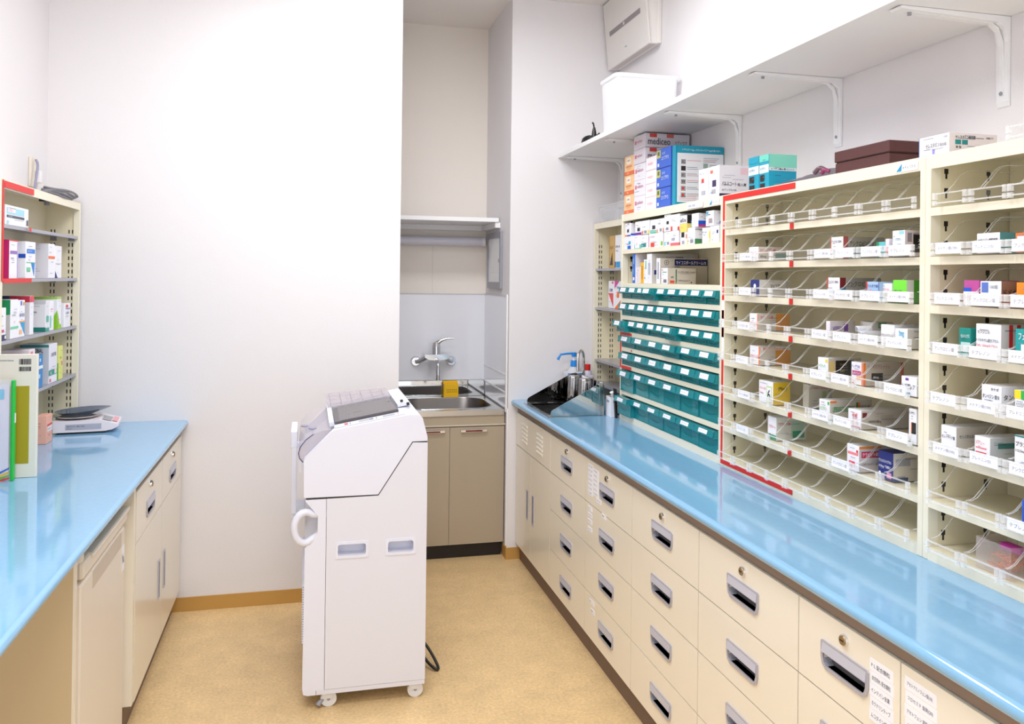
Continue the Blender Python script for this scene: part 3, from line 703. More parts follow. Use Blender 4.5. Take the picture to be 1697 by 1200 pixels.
rim2 = [(.752+(a-.752)*.985, 4.59+(b-4.59)*.985) for a, b in hole]; low = [(.752+(a-.752)*.93, 4.59+(b-4.59)*.90) for a, b in hole]
mb.box(xl, xr, yf-.004, yf-.0005, .763, .792, STEEL).build('sink_top', t)
mb = MB().add([(a, b, .792) for a, b in hole]+[(a, b, .786) for a, b in rim2]+[(a, b, .64) for a, b in low], [(j, (j+1) % n, n+(j+1) % n, n+j) for j in range(n)]+[(n+j, n+(j+1) % n, 2*n+(j+1) % n, 2*n+j) for j in range(n)], STEELB, True)
mb.add([(a, b, .64) for a, b in low], [tuple(range(n))], STEELB); mb.build('bowl', t)
MB().tube([(a, b, .7925) for a, b in hole]+[(*hole[0], .7925)], .0022, CHROME, 6).build('bowl_rim', t)
MB().box(xl, xr-.001, YA-.032, YA-.012, .792, .888, MIRROR, .002).build('backsplash', t)
# tap
t = thing('wall_tap', (.735, YA-.006, 1.0), 'chrome single lever mixer tap on the splash panel above the alcove sink', 'tap')
mb = MB()
for x in (.628, .84):
    mb.cyl((x, YA-.006, 1.0), (x, YA-.022, 1.0), .031, CHROME, 28, .024); mb.cyl((x, YA-.022, 1.0), (x, YA-.035, 1.0), .016, CHROME, 20)
mb.build('wall_flange', t)
mb = MB()
for x, xe in ((.628, .690), (.84, .785)):
    mb.tube([(x, YA-.03, 1.0), (x+(xe-x)*.3, YA-.045, 1.004), (xe, YA-.072, 1.034)], [.013, .014, .015], CHROME, 14, 0)
mb.build('inlet_arm', t)
mb = MB().prism([(.668, 1.048), (.812, 1.048), (.812, 1.030), (.80, 1.020), (.74, 1.012), (.69, 1.018), (.668, 1.032)], 'y', YA-.115, YA-.055, CHROME)
mb.cyl((.738, YA-.085, 1.045), (.738, YA-.085, 1.092), .026, CHROME, 24, .025); mb.build('body', t)
mb = MB().cyl((.738, YA-.085, 1.092), (.738, YA-.085, 1.118), .026, CHROME, 24, .019)
mb.tube([(.738, YA-.085, 1.108), (.765, YA-.095, 1.130), (.80, YA-.10, 1.140), (.838, YA-.105, 1.141)], [.016, .010, .006, .004], CHROME, 12, 0); mb.build('lever', t)
mb = MB().tube([(.738, YA-.100, 1.02), (.738, YA-.14, 1.012), (.738, YA-.165, .995), (.738, YA-.165, .975)], .011, CHROME, 12, 4)
mb.cyl((.738, YA-.165, .98), (.738, YA-.165, .935), .013, CHROME, 16).cyl((.738, YA-.165, .952), (.738, YA-.165, .957), .0155, CHROME, 16).cyl((.738, YA-.165, .935), (.738, YA-.165, .905), .0115, STEEL, 16, .012); mb.build('spout', t)
# sponge holder
t = thing('sponge_holder', (.83, 4.82, .793), 'yellow perforated sponge holder on the back rim of the alcove sink', 'sponge holder')
YEL = C((252, 198, 24), .35)
mb = MB().box(.787, .874, 4.806, 4.846, .793, .800, YEL, .002).box(.787, .874, 4.840, 4.846, .80, .886, YEL, .002).box(.787, .790, 4.808, 4.844, .80, .872, YEL).box(.871, .874, 4.808, 4.844, .80, .872, YEL).box(.787, .874, 4.806, 4.811, .80, .872, YEL, .002)
mb.build('holder', t)
mb = MB()
for j in range(2):
    for i in range(6): mb.box(.803+i*.011, .808+i*.011, 4.8052, 4.806, .822+j*.012, .827+j*.012, C((120, 80, 10)))
tag(mb.build('drain_holes', t), kind='stuff')
MB().box(.792, .869, 4.813, 4.838, .803, .868, C((248, 196, 60), .9), .006).build('sponge', t)

# ------------------------------------------------------------------ small steel sink in the right worktop
t = thing('counter_sink', (1.24, 3.92, .85), 'small stainless sink with triangular splash guards let into the blue worktop', 'sink')
hole = loopr(1.120, 1.350, 3.728, 4.108, .03, 5); n = len(hole)
mb = MB().ring_hole(1.097, 1.378, 3.694, 4.140, .8535, hole, STEEL); mb.box(1.097, 1.378, 3.694, 3.697, .8505, .8533, STEEL).box(1.097, 1.100, 3.694, 4.140, .8505, .8533, STEEL); mb.build('rim', t)
low = [(1.235+(a-1.235)*.94, 3.918+(b-3.918)*.95) for a, b in hole]
DST = M('dark_steel', (92, 88, 86), .25, metal=1)
MB().add([(a, b, .8535) for a, b in hole]+[(a, b, .735) for a, b in low], [(j, (j+1) % n, n+(j+1) % n, n+j) for j in range(n)], DST, True).add([(a, b, .735) for a, b in low], [tuple(range(n))], DST).build('bowl', t)
mb = MB()
for j in range(9): mb.box(1.128+.0, 1.342, 3.752+j*.040, 3.764+j*.040, .838, .846, BLACK)
tag(mb.build('drain_grid', t), kind='stuff')
for y in (3.706, 4.130):
    MB().prism([(1.112, .8535), (1.112, .868), (1.116, .878), (1.124, .884), (1.350, 1.002), (1.374, 1.006), (1.374, .8535)], 'y', y-.0012, y+.0012, MIRROR).build('side_guard', t)
MB().box(1.3725, 1.375, 3.7045, 4.1315, .8535, 1.006, MIRROR).box(1.352, 1.375, 3.703, 3.7045, .8535, 1.006, STEEL).build('back_guard', t)
# cups standing in the sink
for y, x, lb in ((3.985, 1.318, 'upturned fluted steel cup in the small sink, beside the gooseneck tap'), (3.865, 1.335, 'upturned fluted steel cup in the small sink, nearer the teal bins')):
    c = MB().lathe((x, y, .8465), [(.030, 0), (.034, .01), (.031, .10), (.028, .145), (.027, .155), (.024, .162), (.0, .163)], MIRROR, 40, .05, 10)
    tag(c.build('steel_cup', None, (x, y, .8465)), lb, 'cup', 'steel cups in the small sink')
# gooseneck tap
t = thing('gooseneck_tap', (1.412, 4.115, .85), 'slim chrome gooseneck tap behind the small steel sink', 'tap')
arc = [(1.412, 4.115, .87), (1.412, 4.115, 1.02), (1.412, 4.115, 1.085)]
for k in range(1, 9):
    a = math.pi*k/8; arc.append((1.412-.0275*(1-math.cos(a)), 4.115-.035*(1-math.cos(a)), 1.085+.042*math.sin(a)))
arc += [(1.357, 4.045, 1.06), (1.357, 4.045, 1.022)]
MB().tube(arc, .0075, CHROME, 12).build('spout', t)
MB().cyl((1.412, 4.115, .85), (1.412, 4.115, .885), .016, CHROME, 20, .012).build('base', t)
MB().cyl((1.412, 4.115, .875), (1.448, 4.105, .895), .005, CHROME, 10).build('lever', t)
# soap pump
t = thing('pump_bottle', (1.392, 4.215, .85), 'clear pump bottle with a long bright blue nozzle behind the small sink', 'bottle')
PB = C((30, 140, 226), .35)
MB().box(1.345, 1.440, 4.170, 4.262, .8505, 1.002, PLAST, .012).lathe((1.392, 4.215, 1.0), [(.038, 0), (.030, .012), (.020, .022), (.017, .030)], PLAST, 20).build('body', t)
MB().box(1.3445, 1.4405, 4.1692, 4.170, .95, .996, C((236, 240, 248))).box(1.3443, 1.4407, 4.1686, 4.1692, .990, .998, PB).text('石けん液', (1.36, 4.1684, .965), (1, 0, 0), (0, 0, 1), .012, INK, .06).build('label', t)
mb = MB().cyl((1.392, 4.215, 1.030), (1.392, 4.215, 1.062), .0195, PB, 20, .017).cyl((1.392, 4.215, 1.062), (1.392, 4.215, 1.082), .007, WHITE, 12)
mb.build('collar', t)
mb = MB().cyl((1.392, 4.215, 1.082), (1.392, 4.215, 1.104), .013, PB, 16, .015).tube([(1.400, 4.215, 1.100), (1.35, 4.215, 1.098), (1.318, 4.215, 1.094), (1.306, 4.215, 1.075), (1.302, 4.215, 1.066)], [.006, .0055, .0055, .0065, .008], PB, 10); mb.build('pump_head', t)
t = thing('red_capped_bottle', (1.468, 4.215, .85), 'white bottle with a red cap behind the small sink', 'bottle')
MB().box(1.437+.006, 1.497, 4.185, 4.25, .8505, .985, M('bottle_white', (226, 224, 240), .4, alpha=.9), .01).lathe((1.470, 4.215, .98), [(.026, 0), (.022, .014), (.013, .030)], M('bottle_white', (226, 224, 240), .4), 18).build('body', t)
MB().cyl((1.470, 4.215, 1.008), (1.470, 4.215, 1.040), .0155, RED, 20).build('cap', t)
MB().box(1.444, 1.4965, 4.1842, 4.185, .93, .968, RED).box(1.444, 1.4965, 4.1842, 4.185, .88, .93, WHITE).build('label', t)
# white pot box with pestle
t = thing('pestle_box', (1.425, 3.70, .85), 'small white carton holding a white pestle beside the teal bin rack', 'carton')
mb = MB()
for a, b, c, d in ((1.392, 1.395, 3.655, 3.725), (1.453, 1.456, 3.655, 3.725), (1.395, 1.453, 3.655, 3.658), (1.395, 1.453, 3.722, 3.725)): mb.box(a, b, c, d, .8505, .943, PAPER)
mb.box(1.395, 1.453, 3.658, 3.722, .8505, .854, PAPER).build('carton', t)
MB().text('硝酸銀液', (1.402, 3.6546, .915), (1, 0, 0), (0, 0, 1), .013, DARKINK, .045).text('(分包)', (1.412, 3.6546, .898), (1, 0, 0), (0, 0, 1), .010, DARKINK, .04).box(1.425, 1.445, 3.6546, 3.6549, .858, .868, INK).text('錠剤用', (1.3916, 3.715, .915), (0, -1, 0), (0, 0, 1), .012, DARKINK, .05).build('printing', t)
MB().tube([(1.420, 3.69, .86), (1.407, 3.675, .952), (1.403, 3.672, .966)], [.009, .007, .012], WHITE, 12).build('pestle', t)
MB().box(1.398, 1.450, 3.70, 3.721, .855, .940, C((150, 96, 52)), .001).build('inner_flap', t)
tag(MB().prism([(1.405, .8505), (1.416, .8505), (1.409, .985), (1.396, .99)], 'y', 3.626, 3.640, BLACK).build('black_stand', None, (1.406, 3.633, .8505)), 'thin black upright stand against the teal bin rack', 'stand')

# ------------------------------------------------------------------ packing machine
t = thing('packing_machine', (.21, 3.24, 0), 'tall white medicine packing machine on casters in the aisle', 'machine')
Y0, Y1 = 2.935, 3.55
ZS = .728
body = [(.004, .052), (.424, .050), (.424, .909), (.372, .911), (.253, .7285), (.003, .7255), (.003, .722), (.046, .668), (.046, .612), (.003, .558)]
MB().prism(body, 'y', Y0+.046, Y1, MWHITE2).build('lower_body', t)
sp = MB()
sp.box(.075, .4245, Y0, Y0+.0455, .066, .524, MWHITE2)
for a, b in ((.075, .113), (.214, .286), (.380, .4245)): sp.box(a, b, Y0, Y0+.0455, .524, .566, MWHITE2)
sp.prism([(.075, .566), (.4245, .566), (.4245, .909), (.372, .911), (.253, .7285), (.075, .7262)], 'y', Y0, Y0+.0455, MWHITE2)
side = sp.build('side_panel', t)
for a, b in ((.106, .220), (.279, .387)):
    mb = MB(); lo = loopr(a, b, .516, .574, .008, 4); li = loopr(a+.009, b-.009, .5255, .5645, .008, 4); n = len(lo)
    mb.add([(x, Y0-.003, z) for x, z in lo]+[(x, Y0-.003, z) for x, z in li], [(j, (j+1) % n, n+(j+1) % n, n+j) for j in range(n)], MWHITE)
    mb.add([(x, Y0, z) for x, z in lo]+[(x, Y0-.003, z) for x, z in lo], [(j, (j+1) % n, n+(j+1) % n, n+j) for j in range(n)], MWHITE)
    mb.add([(x, Y0-.003, z) for x, z in li]+[(x, Y0+.045, z) for x, z in li], [(j, (j+1) % n, n+(j+1) % n, n+j) for j in range(n)], MWHITE)
    mb.add([(x, Y0+.045, z) for x, z in li], [tuple(range(n))], MWHITE)
    mb.build('grip_recess', side)
mb = MB().prism([(.0, .075), (.004, .055), (.018, .050), (.046, .050), (.046, .065), (.0735, .065), (.0735, .726), (.003, .7255), (.003, .722), (.046, .668), (.046, .612), (.003, .560)], 'y', Y0, Y0+.0455, MWHITE)
mb.build('front_cover', t)
MB().box(.0475, .4235, Y0+.001, Y0+.0455, .0495, .0648, MWHITE2).build('bottom_strip', t)
mb = MB()
for k in range(24): mb.box(-.004, .004, Y0+.03, Y1-.03, .22+k*.0085, .2255+k*.0085, MWHITE)
tag(mb.build('front_grille', t), kind='stuff')
MB().box(.006, .42, Y0+.001, Y1-.01, .7268, .7328, BLACK).build('seam', t)
sm = MB().prism([(.2535, .7325), (.2575, .7305), (.374, .9095), (.4235, .9095), (.4235, .9135), (.371, .9135)], 'y', Y0+.002, Y1-.01, BLACK); sm.build('seam', t)
up = [(-.002, .735), (.004, .7325), (.2515, .7325), (.370, .9145), (.424, .9145), (.4235, .93), (.406, .996), (.398, 1.006), (.388, 1.009), (.348, 1.008), (.100, .964), (.092, .960), (-.001, .868), (-.004, .860)]
cov = MB().prism(up, 'y', Y0, Y0+.035, MWHITE).prism(up, 'y', Y1-.035, Y1, MWHITE)
inner = [(-.002, .735), (.2515, .7325), (.370, .9145), (.424, .9145), (.4235, .93), (.406, .996), (.398, 1.005), (.348, 1.004), (.100, .960), (.085, .905), (.03, .86), (-.002, .845)]
cov.prism(inner, 'y', Y0+.035, Y1-.035, MWHITE).build('upper_cover', t)
# sloping top: z = .964 + (x-.1)*.1774
def tz(x): return .964+(x-.1)*.1774
def toppt(x, y, d=0): return (x-.17*d, y, tz(x)+.98*d)
def topbox(mb, xa, xb, ya, yb, h0, h1, m):
    vs = [toppt(x, y, d) for x in (xa, xb) for y in (ya, yb) for d in (h0, h1)]
    return mb.add(vs, [(0, 1, 3, 2), (4, 6, 7, 5), (0, 4, 5, 1), (2, 3, 7, 6), (0, 2, 6, 4), (1, 5, 7, 3)], m)
topbox(MB(), .100, .345, Y0+.024, Y0+.082, .001, .003, C((224, 224, 230))).build('key_panel', t)
mb = MB()
for xa, xb, m_ in ((.135, .147, (200, 90, 90)), (.153, .157, (150, 150, 158)), (.185, .222, (176, 176, 184)), (.222, .236, (140, 140, 160)), (.245, .249, (150, 150, 158)), (.27, .312, (170, 170, 178)), (.322, .326, (200, 150, 150))):
    topbox(mb, xa, xb, Y0+.036, Y0+.068, .003, .0036, C(m_))
tag(mb.build('key_printing', t), kind='stuff')
scr = topbox(MB(), .104, .330, Y0+.086, Y0+.400, .002, .012, M('screen_grey', (84, 80, 84), .35)).build('display_unit', t)
mb = MB(); topbox(mb, .122, .3245, Y0+.092, Y0+.394, .0122, .0126, M('screen_face', (92, 87, 90), .25)); mb.build('screen', scr)
mb = MB(); o = toppt(.155, Y0+.19, .0132)
mb.text('サイド投入', o, (.985, 0, .174), (0, 1, 0), .024, C((150, 146, 150)), .05); topbox(mb, .312, .318, Y0+.29, Y0+.30, .0127, .0131, BLACK); mb.build('screen_marks', scr)
SMK = M('smoke_plastic', (196, 186, 192), .15, alpha=.55)
def lidp(u, v, e=0): return toppt(.088+.245*u, Y0+.415+.19*v, .012+.030*v*(1-u*.8)+e)
lid = MB().add([lidp(u, v, e) for u in (0, 1) for v in (0, 1) for e in (0, .004)], [(0, 1, 3, 2), (4, 6, 7, 5), (0, 4, 5, 1), (2, 3, 7, 6), (0, 2, 6, 4), (1, 5, 7, 3)], SMK).build('clear_lid', t)
mb = MB()
for k in range(6): mb.add([lidp(.05+k*.17+d, v, .0046) for d, v in ((0, .02), (.006, .02), (.006, .98), (0, .98))], [(0, 1, 2, 3)], C((160, 150, 160)))
for k in range(3): mb.add([lidp(u, .2+k*.28+d, .0046) for u, d in ((.02, 0), (.98, 0), (.98, .012), (.02, .012))], [(0, 1, 2, 3)], C((160, 150, 160)))
tag(mb.build('lid_grid', lid), kind='stuff')
mb = MB(); topbox(mb, .338, .385, Y0+.20, Y1-.02, .0, .010, MWHITE); topbox(mb, .084, .101, Y0+.09, Y1-.005, -.002, .014, MWHITE); mb.build('top_frame', t)
mb = MB(); topbox(mb, .352, .362, Y0+.21, Y0+.225, .0142, .022, BLACK); topbox(mb, .370, .380, Y0+.17, Y0+.185, .004, .014, BLACK); mb.build('catch', t)
# curved smoke hood on the sloping front
mb = MB(); arc = [(.088, .958), (.060, .956), (.028, .945), (.002, .926), (-.016, .902), (-.022, .880), (-.018, .862), (-.006, .848)]; n = len(arc)
ya, yb = Y0+.037, Y1-.037
mb.add([(x, ya, z) for x, z in arc]+[(x, yb, z) for x, z in arc], [(j, j+1, n+j+1, n+j) for j in range(n-1)], SMK, True)
hood = mb.build('front_hood', t)
MB().add([(x, ya, z) for x, z in arc], [tuple(range(n))], SMK).tube([(x, ya, z) for x, z in arc[2:]], .002, C((96, 92, 140)), 6).build('hood_end', t)
for y, j in ((Y0+.30, 3), (Y0+.14, 2)):
    x, z = arc[j]; MB().lathe((x-.003, y, z), [(.014, 0), (.016, .003), (.010, .005)], C((150, 146, 176)), 16).build('hood_catch', hood)
# paper guide on the front and ring handle
MB().box(-.052, -.028, Y0+.22, Y0+.42, .86, .925, MWHITE, .004).box(-.046, -.030, Y0+.22, Y0+.235, .62, .862, MWHITE).box(-.046, -.030, Y0+.405, Y0+.42, .62, .862, MWHITE).box(-.046, .003, Y0+.23, Y0+.41, .60, .622, MWHITE, .003).box(-.030, .001, Y0+.23, Y0+.25, .86, .88, MWHITE).build('paper_guide', t)
MB().box(-.020, -.003, Y0+.10, Y0+.102, .80, .845, PAPER).build('paper_slip', t)
pts = []
for k in range(15):
    a = math.radians(55+250*k/14); pts.append((.004+.037*math.cos(a), Y0+.010-.012*math.sin(math.pi*k/14), .630+.053*math.sin(a)))
MB().tube([(.075, Y0+.022, .668)]+pts+[(.070, Y0+.022, .606)], .0125, MWHITE, 14).build('ring_handle', t)
for x, y in ((.09, Y0+.022), (.392, Y0+.022), (.09, Y1-.05), (.392, Y1-.05)):
    wx = M('caster_white', (226, 224, 224), .4)
    c = MB().cyl((x-.0, y-.010, .0275), (x, y+.010, .0275), .0275, wx, 24).build('caster_wheel', t)
    MB().cyl((x, y-.0115, .0275), (x, y-.0095, .0275), .006, GREY, 12).build('axle', c)
    MB().box(x-.022, x+.012, y-.014, y-.0118, .030, .052, wx).box(x-.022, x+.012, y+.0118, y+.014, .030, .052, wx).box(x-.022, x+.012, y-.014, y+.014, .049, .052, wx).build('caster_fork', t)
MB().tube([(.075, Y0+.02, .030), (.060, Y0+.012, .018), (.054, Y0+.008, .010)], [.006, .008, .010], GREY, 10).build('caster_brake', t)
mb = MB().tube([(.40, 3.30, .10), (.44, 3.25, .085), (.475, 3.20, .055), (.503, 3.14, .012), (.495, 3.12, .0075), (.47, 3.15, .020), (.435, 3.22, .05), (.40, 3.28, .07)], .0055, BLACK, 8, 6); mb.build('power_cord', t)
MB().tube([(.41, 3.30, .30), (.435, 3.28, .295), (.443, 3.26, .272), (.44, 3.25, .250), (.42, 3.26, .235)], .002, BLACK, 6, 5).build('signal_cord', t)

# ------------------------------------------------------------------ things on the left worktop
t = thing('kitchen_scale', (-.86, 3.74, .85), 'white electronic scale with a dark dish in the corner of the left worktop', 'scale')
SCW = M('scale_white', (236, 226, 230), .4)
# body: long axis along +X direction, rotated slightly
ca, sa = math.cos(.12), math.sin(.12)
def rot(mb):
    cx, cy = -.86, 3.74
    mb.v = [(cx+(x*ca-y*sa), cy+(x*sa+y*ca), z) for x, y, z in mb.v]; return mb
mb = MB().prism([(-.13, .858), (.055, .858), (.085, .863), (.108, .876), (.106, .884), (.055, .898), (.035, .904), (-.13, .904)], 'y', -.085, .095, SCW)
rot(mb).build('body', t)
rot(MB().box(-.115, .06, -.07, .08, .8502, .858, BLACK)).build('feet', t)
mb = MB(); mb.add([(.045, -.06, .902), (.078, -.06, .8935), (.078, .04, .8935), (.045, .04, .902)], [(0, 1, 2, 3)], C((170, 170, 176)))
mb.add([(.082, -.05, .893), (.100, -.05, .888), (.100, .06, .888), (.082, .06, .893)], [(0, 1, 2, 3)], C((236, 170, 178))); mb.v = [(a, b, c+.0008) for a, b, c in mb.v]; rot(mb).build('display', t)
mb = MB().box(-.085, .045, -.0862, -.0855, .868, .890, C((178, 178, 190))).text('電子天びん  最大 300g', (-.08, -.0868, .878), (1, 0, 0), (0, 0, 1), .007, INK, .08).text('d=0.01g', (-.08, -.0868, .870), (1, 0, 0), (0, 0, 1), .005, INK, .05); rot(mb).build('rating_plate', t)
mb = MB().cyl((-.055, .005, .905), (-.055, .005, .912), .045, BLACK, 24).cyl((-.055, .005, .912), (-.055, .005, .917), .085, STEEL, 36, .088); rot(mb).build('pan', t)
DS = M('dish_blue_grey', (66, 82, 104), .12, alpha=.86)
mb = MB(); n = 28; ring0 = []; ring1 = []
for k in range(n):
    a = 2*math.pi*k/n; ring0.append((-.055+.055*math.cos(a), .005+.055*math.sin(a), .9185))
    lift = .017+.006*math.cos(a); st = 1+.45*max(0, math.cos(a-.35))**6
    ring1.append((-.05+.088*st*math.cos(a), .005+.085*math.sin(a)*(1+.15*max(0, math.cos(a-.4))**4), .9185+lift))
mb.add(ring0+ring1, [(j, (j+1) % n, n+(j+1) % n, n+j) for j in range(n)], DS, True).add(ring0, [tuple(range(n))], DS); rot(mb).build('weighing_dish', t)
t = thing('black_adapter', (-1.03, 3.66, .85), 'black plug with a short lead behind the pink carton and the scale', 'adapter')
MB().box(-1.055, -1.005, 3.63, 3.70, .8505, .905, BLACK, .004).tube([(-1.03, 3.64, .905), (-1.035, 3.63, .93), (-1.045, 3.60, .915), (-1.055, 3.58, .87)], .005, BLACK, 8, 4).build('lead', t)
# socket with plug on left wall
t = thing('wall_socket', (XL, 3.72, 1.85), 'white wall socket with a grey plug above the left medicine rack', 'socket')
MB().box(XL+.0005, XL+.010, 3.675, 3.765, 1.845, 1.965, C((232, 222, 206)), .002).build('plate', t)
MB().box(XL+.010, XL+.030, 3.725, 3.755, 1.865, 1.915, WHITE, .003).build('plug', t)
MB().tube([(XL+.02, 3.70, 1.955), (XL+.03, 3.69, 1.93), (XL+.03, 3.665, 1.86), (XL+.03, 3.65, 1.81)], .005, C((150, 148, 176)), 8, 4).build('lead', t)
# coiled cable
t = thing('coiled_cable', (-.99, 3.60, 1.80), 'bundle of grey cable lying on top of the left medicine rack', 'cable')
mb = MB(); GC = C((120, 118, 124))
for j in range(4):
    z = 1.806+.007*j
    pts = [(-.985+.035*math.sin(a)+.004*j, 3.66+.19*math.cos(a)+.012*j, z+.003*math.sin(3*a+j)) for a in [2*math.pi*i/20 for i in range(21)]]
    mb.tube(pts, .0045, GC, 7, 2)
mb.build('cable', t)
# book and clear folder leaning by the rack
t = thing('cover_book', (-.90, 2.915, .85), 'cream catalogue with an olive rectangle and barcodes standing on the left worktop', 'book')
CB = M('book_cream', (236, 230, 216), .55)
MB().box(-.948, -.829, 2.908, 2.926, .8505, 1.240, CB, .001).build('cover', t)
MB().box(-.940, -.850, 2.9070, 2.9076, .895, 1.140, C((172, 156, 22), .55)).build('olive_panel', t)
mb = MB()
for z, s_ in ((1.208, .018), (1.187, .014)):
    x = -.880
    while x < -.846:
        w_ = random.choice((.0006, .001, .0016)); mb.box(x, x+w_, 2.9068, 2.9076, z, z+s_, DARKINK); x += w_+random.choice((.0006, .0012))
mb.text('2016 調剤薬局用 医薬品集', (-.945, 2.9070, 1.219), (1, 0, 0), (0, 0, 1), .004, INK, .05); tag(mb.build('barcode', t), kind='stuff')
t = thing('clear_folder', (-.93, 2.885, .85), 'clear document folder with a bright green spine standing before the catalogue', 'folder')
GR = C((30, 190, 70), .35)
MB().box(-.8900, -.8800, 2.866, 2.886, .8505, 1.163, GR, .003).box(-.8795, -.8785, 2.870, 2.880, 1.03, 1.06, WHITE).build('spine', t)
MB().box(-.948, -.889, 2.872, 2.879, .8505, 1.165, PLASTC).build('cover', t)
MB().box(-.947, -.896, 2.8735, 2.8775, .862, 1.150, M('sheet_lilac', (236, 230, 244), .6)).build('papers', t)
for z, c_, d_ in ((.8755, (60, 110, 200), .02), (.868, (232, 190, 40), .012), (.862, (120, 180, 60), .006), (.8565, (222, 70, 50), 0.0)):
    MB().add([(-.946, 2.8715, z-.018), (-.893, 2.8715, z+d_*.6), (-.893, 2.8715, z+d_*.6+.0045), (-.946, 2.8715, z-.010)], [(0, 1, 2, 3)], C(c_)).build('coloured_tab', t)
MB().box(-.935, -.910, 2.8712, 2.8717, 1.105, 1.135, C((140, 200, 230))).build('blue_sticker', t)
MB().box(-.946, -.922, 2.8712, 2.8717, 1.00, 1.06, C((196, 150, 190))).build('printed_picture', t)

# ------------------------------------------------------------------ printed cartons
def carton(x0, x1, y0, y1, z0, z1, base, dec=(), txt=(), label='', side='R', name='medicine_carton', group=None, rz=0, fine=True, seed=None, cat='carton', rx=0):
    """dec: (face,u0,v0,u1,v1,rgb); txt: (face,u,v,h,string,rgb[,maxw]). face x = aisle side, y = side towards the door, t = top"""
    c = Vector(((x0+x1)/2, (y0+y1)/2, z0)); e = .0006
    m = base if not isinstance(base, tuple) else C(base, .45)
    b = min(.0012, (y1-y0)*.1)
    o = MB().box(x0, x1, y0, y1, z0, z1, m, b).build(name, None, c)
    tag(o, label, cat, group)
    W = {'x': y1-y0, 'y': x1-x0, 't': y1-y0}; H = {'x': z1-z0, 'y': z1-z0, 't': x1-x0}
    def fr(f):
        if f == 'x':
            return (Vector((x0-e, y1, z0)), Vector((0, -1, 0)), Vector((0, 0, 1))) if side == 'R' else (Vector((x1+e, y0, z0)), Vector((0, 1, 0)), Vector((0, 0, 1)))
        if f == 'y': return (Vector((x0, y0-e, z0)), Vector((1, 0, 0)), Vector((0, 0, 1)))
        return (Vector((x0, y1, z1+e)), Vector((0, -1, 0)), Vector((1, 0, 0)))
    NRM = {'x': Vector((-1 if side == 'R' else 1, 0, 0)), 'y': Vector((0, -1, 0)), 't': Vector((0, 0, 1))}
    mb = MB()
    for i, (f, u0, v0, u1, v1, col) in enumerate(dec):     # each print or painted shade layer a hair above the one below
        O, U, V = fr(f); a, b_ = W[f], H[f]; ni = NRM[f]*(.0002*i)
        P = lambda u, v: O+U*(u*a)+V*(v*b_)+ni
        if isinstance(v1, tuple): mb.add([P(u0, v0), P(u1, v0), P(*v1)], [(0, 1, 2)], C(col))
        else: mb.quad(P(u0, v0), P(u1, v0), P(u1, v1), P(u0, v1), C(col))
    top = .0002*len(dec)
    for q in txt:
        f, u, v, h, s_, col = q[:6]; mw = q[6] if len(q) > 6 else .95-u
        O, U, V = fr(f)
        mb.text(s_, O+U*(u*W[f])+V*(v*H[f])+NRM[f]*(top+.0003), U, V, h*H[f], C(col), mw*W[f], bold=.012)
    if fine:
        rnd = random.Random(seed if seed is not None else label)
        for f in ('x', 'y'):
            O, U, V = fr(f); a, b_ = W[f], H[f]
            if a < .02: continue
            for j in range(3 if f == 'x' else 4):
                u = rnd.uniform(.08, .45); v = rnd.uniform(.12, .9); ww = rnd.uniform(.15, .42); hh = .0011
                P = lambda uu, vv: O+U*(uu*a)+V*(vv*b_)+NRM[f]*(top+.0001)
                mb.quad(P(u, v), P(u+ww, v), P(u+ww, v+hh/b_), P(u, v+hh/b_), rnd.choice((INK, INKL, INKL)))
    if mb.v: tag(mb.build('printing', o, c), kind='stuff')
    if rz or rx: o.rotation_euler = (rx, 0, rz)
    return o
W_ = (244, 244, 250); W_SHADE = (200, 194, 188); K = (34, 30, 30)  # grey on the y sides of tray cartons is shade painted over white
RD, OR, NV, TL, CY_, GN, YL, PK, MG, BL, PU = (214, 52, 50), (238, 120, 40), (32, 42, 120), (20, 150, 150), (30, 160, 220), (60, 180, 70), (246, 220, 40), (240, 130, 140), (220, 40, 130), (30, 90, 210), (110, 50, 160)
XB = 1.4165
Zr = {2: 1.5645, 3: 1.4505, 4: 1.3375, 5: 1.2245, 6: 1.1095, 7: .9955, 8: .8825}
def tb(yb, yt, r, h, dep, base, dec, txt, label, dx=0, lift=0, **k):
    # slide the carton back into its tray until it stands clear of the dividers
    st = 2.618 if yb > 1.66 else 1.622; best = None
    for i in range(13):
        f = 1.004+.002*i; c = math.floor((st-yt*f)/TW)
        if st-TW*(c+1)+.0045 < yb*f and yt*f < st-TW*c-.0045: best = f; break
    if best is None:
        best = 1.006; c = math.floor((st-(yb+yt)/2*best)/TW); lo, hi = st-TW*(c+1)+.0045, st-TW*c-.0045
        d = max(lo-yb*best, 0)+min(hi-yt*best, 0); yb += d/best; yt += d/best
    x0 = XB*best+dx
    return carton(x0, min(x0+dep, XB+.215), yb*best, yt*best, Zr[r]+lift, Zr[r]+lift+h*best, base, dec, txt, label, **k)
